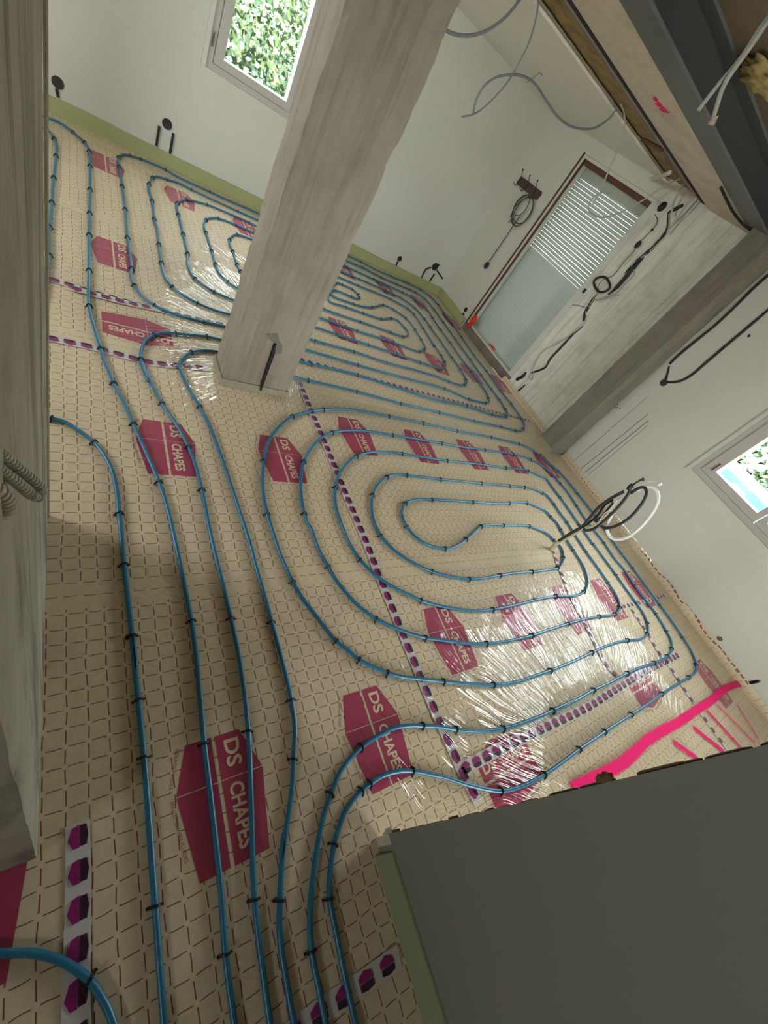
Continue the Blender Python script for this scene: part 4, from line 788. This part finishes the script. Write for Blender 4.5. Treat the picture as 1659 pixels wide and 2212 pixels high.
tag(cable('wall_cable', K4(W - .006, (510, 870), (510, 1000), (480, 1110), (400, 1200), (250, 1330), (80, 1470)) + V3(W - .006, (1330, 170), (1210, 300), (1120, 400), (1010, 450), (860, 490)), 0.006, LGREYC), 'light cable following the wide black chase down the pale wall', 'cable')
tag(cable('wall_cable', V3(W - .008, (900, 410), (840, 480), (790, 560), (750, 620), (755, 700), (730, 770), (600, 880), (400, 1010), (250, 1090), (170, 1190), (110, 1320), (70, 1420), (100, 1440), (120, 1350)), 0.005, LGREYC), 'light cable wandering down the wall below the black cable ring', 'cable')
tag(cable('wall_cable', V3(W - .02, (860, 490), (960, 485), (1060, 440), (1150, 425)), 0.004, LGREYC), 'loose light wire end right of the black cable ring', 'cable')
tag(cable('wall_cable', V3(W - .02, (590, 545), (680, 555), (760, 590)), 0.004, GREYC), 'loose grey wire end left of the crooked chase', 'cable')
hb = empty('extension_cord', V3(W - .03, (940, 300))[0], 'black cord with a coiled ring and plug hanging on the pale wall by the door', 'cord')
cen = Vector((940, 300)); ringp = [V3(W - .02, (cen.x + 95 * math.cos(t) + 8 * math.sin(3 * t), cen.y + 92 * math.sin(t)))[0] for t in [2 * math.pi * i / 40 for i in range(41)]]
kid(cable('coil', ringp, 0.011, RUBBER), hb); kid(cable('cord', V3(W - .02, (890, 390), (900, 310), (960, 240), (1070, 195)) + K4(W - .02, (0, 1410), (60, 1350), (110, 1290), (150, 1220), (220, 1150), (310, 1060), (370, 980), (375, 930), (350, 880)), 0.003, RUBBER), hb)
o = lump('plug', K4(W - .025, (150, 1225))[0], 0.026, RUBBER, 3, 3, (0.8, 0.8, 1.35), 0.15); kid(o, hb); o = lump('small_plug', K4(W - .02, (315, 1055))[0], 0.011, RUBBER, 3, 2); kid(o, hb)
L6 = lambda x, *ps: [onx((1380 + .29307 * a, 560 + .29307 * b), x) for a, b in ps]
chase(L6(W + .002, (1000, 75), (952, 120), (840, 220), (720, 340), (560, 490), (400, 620), (290, 712), (228, 772)), (0.012, 0.0125), 'upper black conduit slanting over the right wall beside the dark pillar', jit=0.0)
chase(L6(W + .002, (225, 785), (212, 840), (198, 890)), (0.008, 0.011), 'short black conduit piece above the round hole in the right wall')
chase(L6(W + .002, (210, 908), (260, 907), (320, 893), (390, 853), (500, 760), (640, 640), (800, 505), (952, 375), (1010, 320)), (0.010, 0.0135), 'lower black conduit slanting over the right wall from the round hole', jit=0.0)
mb = MB()
def disc(c, r, n=24, axis='x', dpt=0.006, m=None, name='disc', par=None):
    mb = MB(); c = Vector(c); P = []
    for i in range(n):
        t = 2 * math.pi * i / n; P.append(c + (Vector((0, math.cos(t), math.sin(t))) if axis == 'x' else Vector((math.cos(t), 0, math.sin(t)))) * r)
    mb.poly(P, (-dpt, 0, 0) if axis == 'x' else (0, -dpt, 0)); return mb.build(name, m or RUBBER, par)
DKB = plain('dark_socket_hole', (0.05, 0.035, 0.03), 0.9, var=0.4, scale=120)
tag(disc(L6(W + .002, (185, 910))[0], 0.032, m=DKB, name='round_hole'), 'round dark hole in the right wall where two black conduits meet', 'hole')
tag(disc(L6(W + .004, (812, 566))[0], 0.011, name='drill_hole'), 'single small black hole right of the slanting conduits', 'hole')
for wh, (a, b) in zip(('leftmost', 'topmost', 'middle', 'rightmost'), ((1268, 328), (1297, 298), (1295, 335), (1325, 347))):
    tag(disc(onx((1100 + .18083 * a, 820 + .18083 * b), W + .004), 0.006, 12, name='drill_hole'), wh + ' of the four tiny drill holes in a cluster on the right wall', 'hole', 'four drill holes in a cluster')
tag(lump('foam_plug', onx((1555, 1380), W - .002), 0.017, plain('brown_foam_plug', (0.22, 0.10, 0.015), 0.5, var=0.4, scale=90), 2, 3, (0.6, 1.1, 1), 0.3), 'small brown foam plug low on the right wall', 'plug')
PENCIL = plain('dark_wall_stain', (0.16, 0.145, 0.12), 1.0)
for p, q_, w, l in (((775, 970), (1659, 200), 0.004, 'first'), ((850, 1075), (1659, 410), 0.006, 'second'), ((900, 1110), (1659, 490), 0.007, 'third'), ((930, 1150), (1659, 545), 0.004, 'fourth')):
    A, Bv = onx((1100 + .18083 * p[0], 820 + .18083 * p[1]), W - .0012), onx((1100 + .18083 * q_[0], 820 + .18083 * q_[1]), W - .0012); pts = [A.lerp(Bv, t) + Vector((0, 0.004 * mnoise.noise(Vector((t * 5, w * 900, 0))), 0)) for t in (0, .12, .25, .4, .55, .7, .85, 1)]
    tag(ribbon('plaster_crack', pts, w, PENCIL, Vector((-1, 0, 0)), soft=False), l + ' of the thin vertical dark lines on the right wall counted from the dark pillar', 'crack', 'thin lines on the right wall')
# ================================================================== sockets on the back wall
def tb(r, m, par, *pts):
    mb = MB(); mb.tube(spline(pts, 0.01), r, 8); o = mb.build('conduit', m, None, True); kid(o, par)
YW = YB - 0.002
def socket(px, r, stubs, label, fr=True):
    c = ony(px, YW); e = empty('socket_hole', c, label, 'socket'); kid(disc(c, r, 24, 'y', 0.004, DKB if fr else RUBBER, 'back_box'), e)
    for s in stubs: tb(0.010, RUBBER, e, *[ony(p, YW - 0.006) for p in s])
Q5 = lambda *p: Z(80, 120, .20494, p)
socket((124.7, 178.4), 0.040, [Q5((205, 350), (222, 440))], 'round socket hole in the back wall at far left by the wall end')
socket((361, 268), 0.040, [Q5((1290, 745), (1258, 955)), Q5((1438, 820), (1402, 1030))], 'socket hole with two black conduit stubs below the back window', False)
socket((863.4, 559), 0.034, [K0((325, 375), (297, 440))], 'small socket hole with one black stub right of the column')
e_ = K0((995, 465)); socket(e_[0][:2], 0.050, [K0((925, 480), (830, 515), (755, 655)), K0((1030, 530), (1080, 610), (1130, 680)), K0((985, 590), (895, 730)), K0((1020, 450), (1070, 435))], 'black socket with three spread conduit legs near the back corner', False)
c = onx(K0((1545, 1235))[0][:2], W - .002); e = empty('socket_hole', c, 'small dark socket on the right wall just left of the patio door', 'socket'); kid(disc(c, 0.03, 20, 'x', 0.004, RUBBER, 'back_box'), e); kid(disc(onx(K0((1495, 1325))[0][:2], W - .002), 0.026, 20, 'x', 0.004, DKB, 'back_box'), e)
# ================================================================== coat rack and cable coil
RKp = lambda x, *ps: [onx((1020 + .12203 * a, 330 + .12203 * b), x) for a, b in ps]
rk = empty('coat_rack', RKp(W - .01, (1000, 620))[0], 'dark wooden coat rack with three hooks on the right wall near the back corner', 'coat rack')
mb = MB(); mb.poly(RKp(W - .024, (870, 410), (1218, 680), (1200, 745), (1112, 828), (785, 550), (800, 500)), (0.022, 0, 0)); kid(mb.build('backboard', RACKW), rk)
for top, mid, low in (((900, 300), (868, 440), (790, 545)), ((1022, 405), (985, 570), (905, 650)), ((1160, 495), (1110, 670), (1040, 770))):
    hk = kid(cable('hook', RKp(W - .09, top) + RKp(W - .07, ((top[0] + mid[0]) / 2, (top[1] + mid[1]) / 2)) + RKp(W - .03, mid) + RKp(W - .03, low) + RKp(W - .06, (low[0] - 35, low[1] + 30)) + RKp(W - .075, (low[0] - 60, low[1] - 30)), 0.004, RUBBER), rk)
    mb = lump('knob', RKp(W - .09, top)[0], 0.010, RUBBER, 1, 2, (1, 1, 1), 0); kid(mb, rk)
cc2 = empty('cable_coil', RKp(W - .04, (890, 1020))[0], 'dark extension cord coiled and hanging from the coat rack', 'cable')
def ell(c, a, b, ang, n=40, off=W - .045, t0=0, t1=2 * math.pi):
    P = []
    for i in range(n + 1):
        t = t0 + (t1 - t0) * i / n; u, v = a * math.cos(t), b * math.sin(t); P.append(RKp(off - 0.01 * math.sin(t * 2), (c[0] + u * math.cos(ang) - v * math.sin(ang), c[1] + u * math.sin(ang) + v * math.cos(ang)))[0])
    return P
DCB = plain('dark_cord', (0.06, 0.055, 0.055), 0.5)
for c, a, b, g in (((885, 1020), 300, 150, 2.06), ((900, 1000), 270, 160, 2.0), ((895, 1040), 285, 130, 2.1)): kid(cable('cord_loop', ell(c, a, b, g), 0.006, DCB), cc2)
kid(cable('cord_loop', RKp(W - .05, (1030, 770), (1000, 900), (900, 1060), (820, 1110), (765, 1100)), 0.005, DCB), cc2)
kid(cable('cord_loop', RKp(W - .05, (1020, 760), (870, 850), (760, 960), (700, 1080), (670, 1130)), 0.006, DCB), cc2)
kid(cable('cord_end', RKp(W - .03, (830, 1130), (720, 1300), (520, 1600), (300, 1920)), 0.006, DCB), cc2)
kid(lump('socket_end', RKp(W - .03, (252, 1990))[0], 0.034, RUBBER, 2, 3, (0.8, 0.75, 1.3), 0.1), cc2)
mb = MB(); pc = RKp(W - .04, (640, 1120), (685, 1165), (610, 1225), (575, 1180)); mb.poly(pc, (0.02, 0, 0)); kid(mb.build('plug', CORR), cc2)
# ================================================================== small litter
random.seed(11); mb = MB()
for _ in range(90):
    p = random.choice([(145, 1625), (160, 1440), (235, 1300), (240, 1640), (200, 1500), (245, 1400), (330, 1700), (300, 1520)]); c = fl((p[0] + random.gauss(0, 22), p[1] + random.gauss(0, 45)), 0.002); r = random.uniform(0.0006, 0.0028)
    mb.poly([c + Vector((random.uniform(-r, r), random.uniform(-r, r), 0)) for _ in range(4)], (0, 0, r))
tag(mb.build('plaster_crumbs', plain('white_crumbs', (0.75, 0.70, 0.60), 0.9)), 'scattered tiny white plaster crumbs on the floor film at left', 'crumbs', kind='stuff')
WF = plain('bright_film_scrap', (0.8, 0.82, 0.82), 0.25)
mb = MB(); P = spline([fl(p, 0.012) for p in Z(920, 560, .18083, ((790, 1295), (830, 1340), (880, 1410), (920, 1455)))], 0.02); mb.tube(P, 0.006, 6); tag(mb.build('film_scrap', WF, None, True), 'narrow white plastic strip lying on the film before the door sill', 'film scrap')
# ================================================================== outside
mb = MB(); mb.box((-14, -14, -0.6), (30, 30, -0.3)); struct(mb.build('ground', plain('garden_soil', (0.10, 0.10, 0.06), 1.0, var=0.4, scale=4)))
mb = MB(); mb.box((-3.4, -6.4, 2.75), (5.0, 5.6, 2.95)); struct(mb.build('roof_sunshade', CONC_D))  # unseen slab; its long front overhang is added to keep the sun out
LEAFM = [plain('leaf_green', (0.14, 0.22, 0.14), 0.5, var=0.4, scale=6), plain('leaf_light', (0.32, 0.44, 0.34), 0.5, var=0.3, scale=6), plain('leaf_yellow', (0.50, 0.42, 0.22), 0.5, var=0.3, scale=6)]
def hedge(name, n, x0, x1, y0, y1, z0, z1, s, label, face):
    mb = MB(); random.seed(n)
    for _ in range(n):
        z = random.uniform(z0, z1); c = Vector((random.uniform(x0, x1), random.uniform(y0, y1), z)); depth = 0.5 * mnoise.noise(c * 0.9)
        c += Vector(face) * depth
        d = Vector((random.gauss(0, 1), random.gauss(0, 1), random.gauss(0, 0.7))).normalized(); sd = d.cross(Vector((random.gauss(0, 1), random.gauss(0, 1), random.gauss(0, 1)))).normalized(); nn = d.cross(sd)
        L = s * random.uniform(0.6, 1.4); wv = L * random.uniform(0.3, 0.5)
        mb.mat(random.choices((0, 1, 2), (6, 4, 1.6))[0]).add([c, c + d * L * .5 + sd * wv + nn * wv * .3, c + d * L, c + d * L * .5 - sd * wv + nn * wv * .3], [(0, 1, 2), (0, 2, 3)])
    o = mb.build(name, LEAFM); return tag(o, label, 'hedge')
h1 = hedge('hedge', 18000, -1.5, 5.0, 6.9, 7.9, -0.3, 2.5, 0.062, 'dense leafy hedge outside the back wall window', (0, -1, 0))
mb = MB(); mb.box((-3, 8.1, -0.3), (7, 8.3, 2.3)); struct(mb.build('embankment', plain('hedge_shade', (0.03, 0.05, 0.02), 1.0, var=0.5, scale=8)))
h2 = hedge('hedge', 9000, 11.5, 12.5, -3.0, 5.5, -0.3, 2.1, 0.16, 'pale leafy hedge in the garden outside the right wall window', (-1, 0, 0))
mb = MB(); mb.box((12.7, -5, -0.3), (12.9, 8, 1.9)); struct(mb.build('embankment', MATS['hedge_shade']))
gl = lambda x, *ps: [onx(p, x) for p in ps]
BT = plain('blue_tarp', (0.03, 0.09, 0.24), 0.4, var=0.6, scale=9)
t1, t2 = gl(9.5, (1600, 1020), (1659, 1072))
mb = MB(); mb.box((8.6, t2.y - 2.0, -0.3), (9.6, t1.y + 0.45, (t1.z + t2.z) / 2)); tag(mb.build('tarp_stack', BT), 'blue sheeted stack outside behind the right wall window', 'stack')
b1, b2 = gl(8.4, (1580, 1045), (1617, 1062)); mb = MB(); mb.box((8.35, min(b1.y, b2.y), -0.3), (8.55, max(b1.y, b2.y), b1.z + 0.02)); tag(mb.build('white_box', plain('box_white', (0.35, 0.33, 0.36), 0.6, var=0.2, scale=20)), 'small white box in front of the blue stack outside the right window', 'box')
p1, p2 = gl(8.0, (1540, 1003), (1720, 1013)); mb = MB(); mb.tube([p1, p2], 0.03, 8); tag(mb.build('garden_pole', plain('pole_white', (0.6, 0.62, 0.62), 0.5)), 'white slanting pole outside the right wall window', 'pole')
mb = MB(); mb.tube([Vector((9.55, t2.y - 2.0, (t1.z + t2.z) / 2 + .02)), Vector((9.55, t1.y + .45, (t1.z + t2.z) / 2 + .02))], 0.03, 8); tag(mb.build('garden_rail', MATS['pole_white']), 'white rail along the top of the blue stack outside', 'rail')
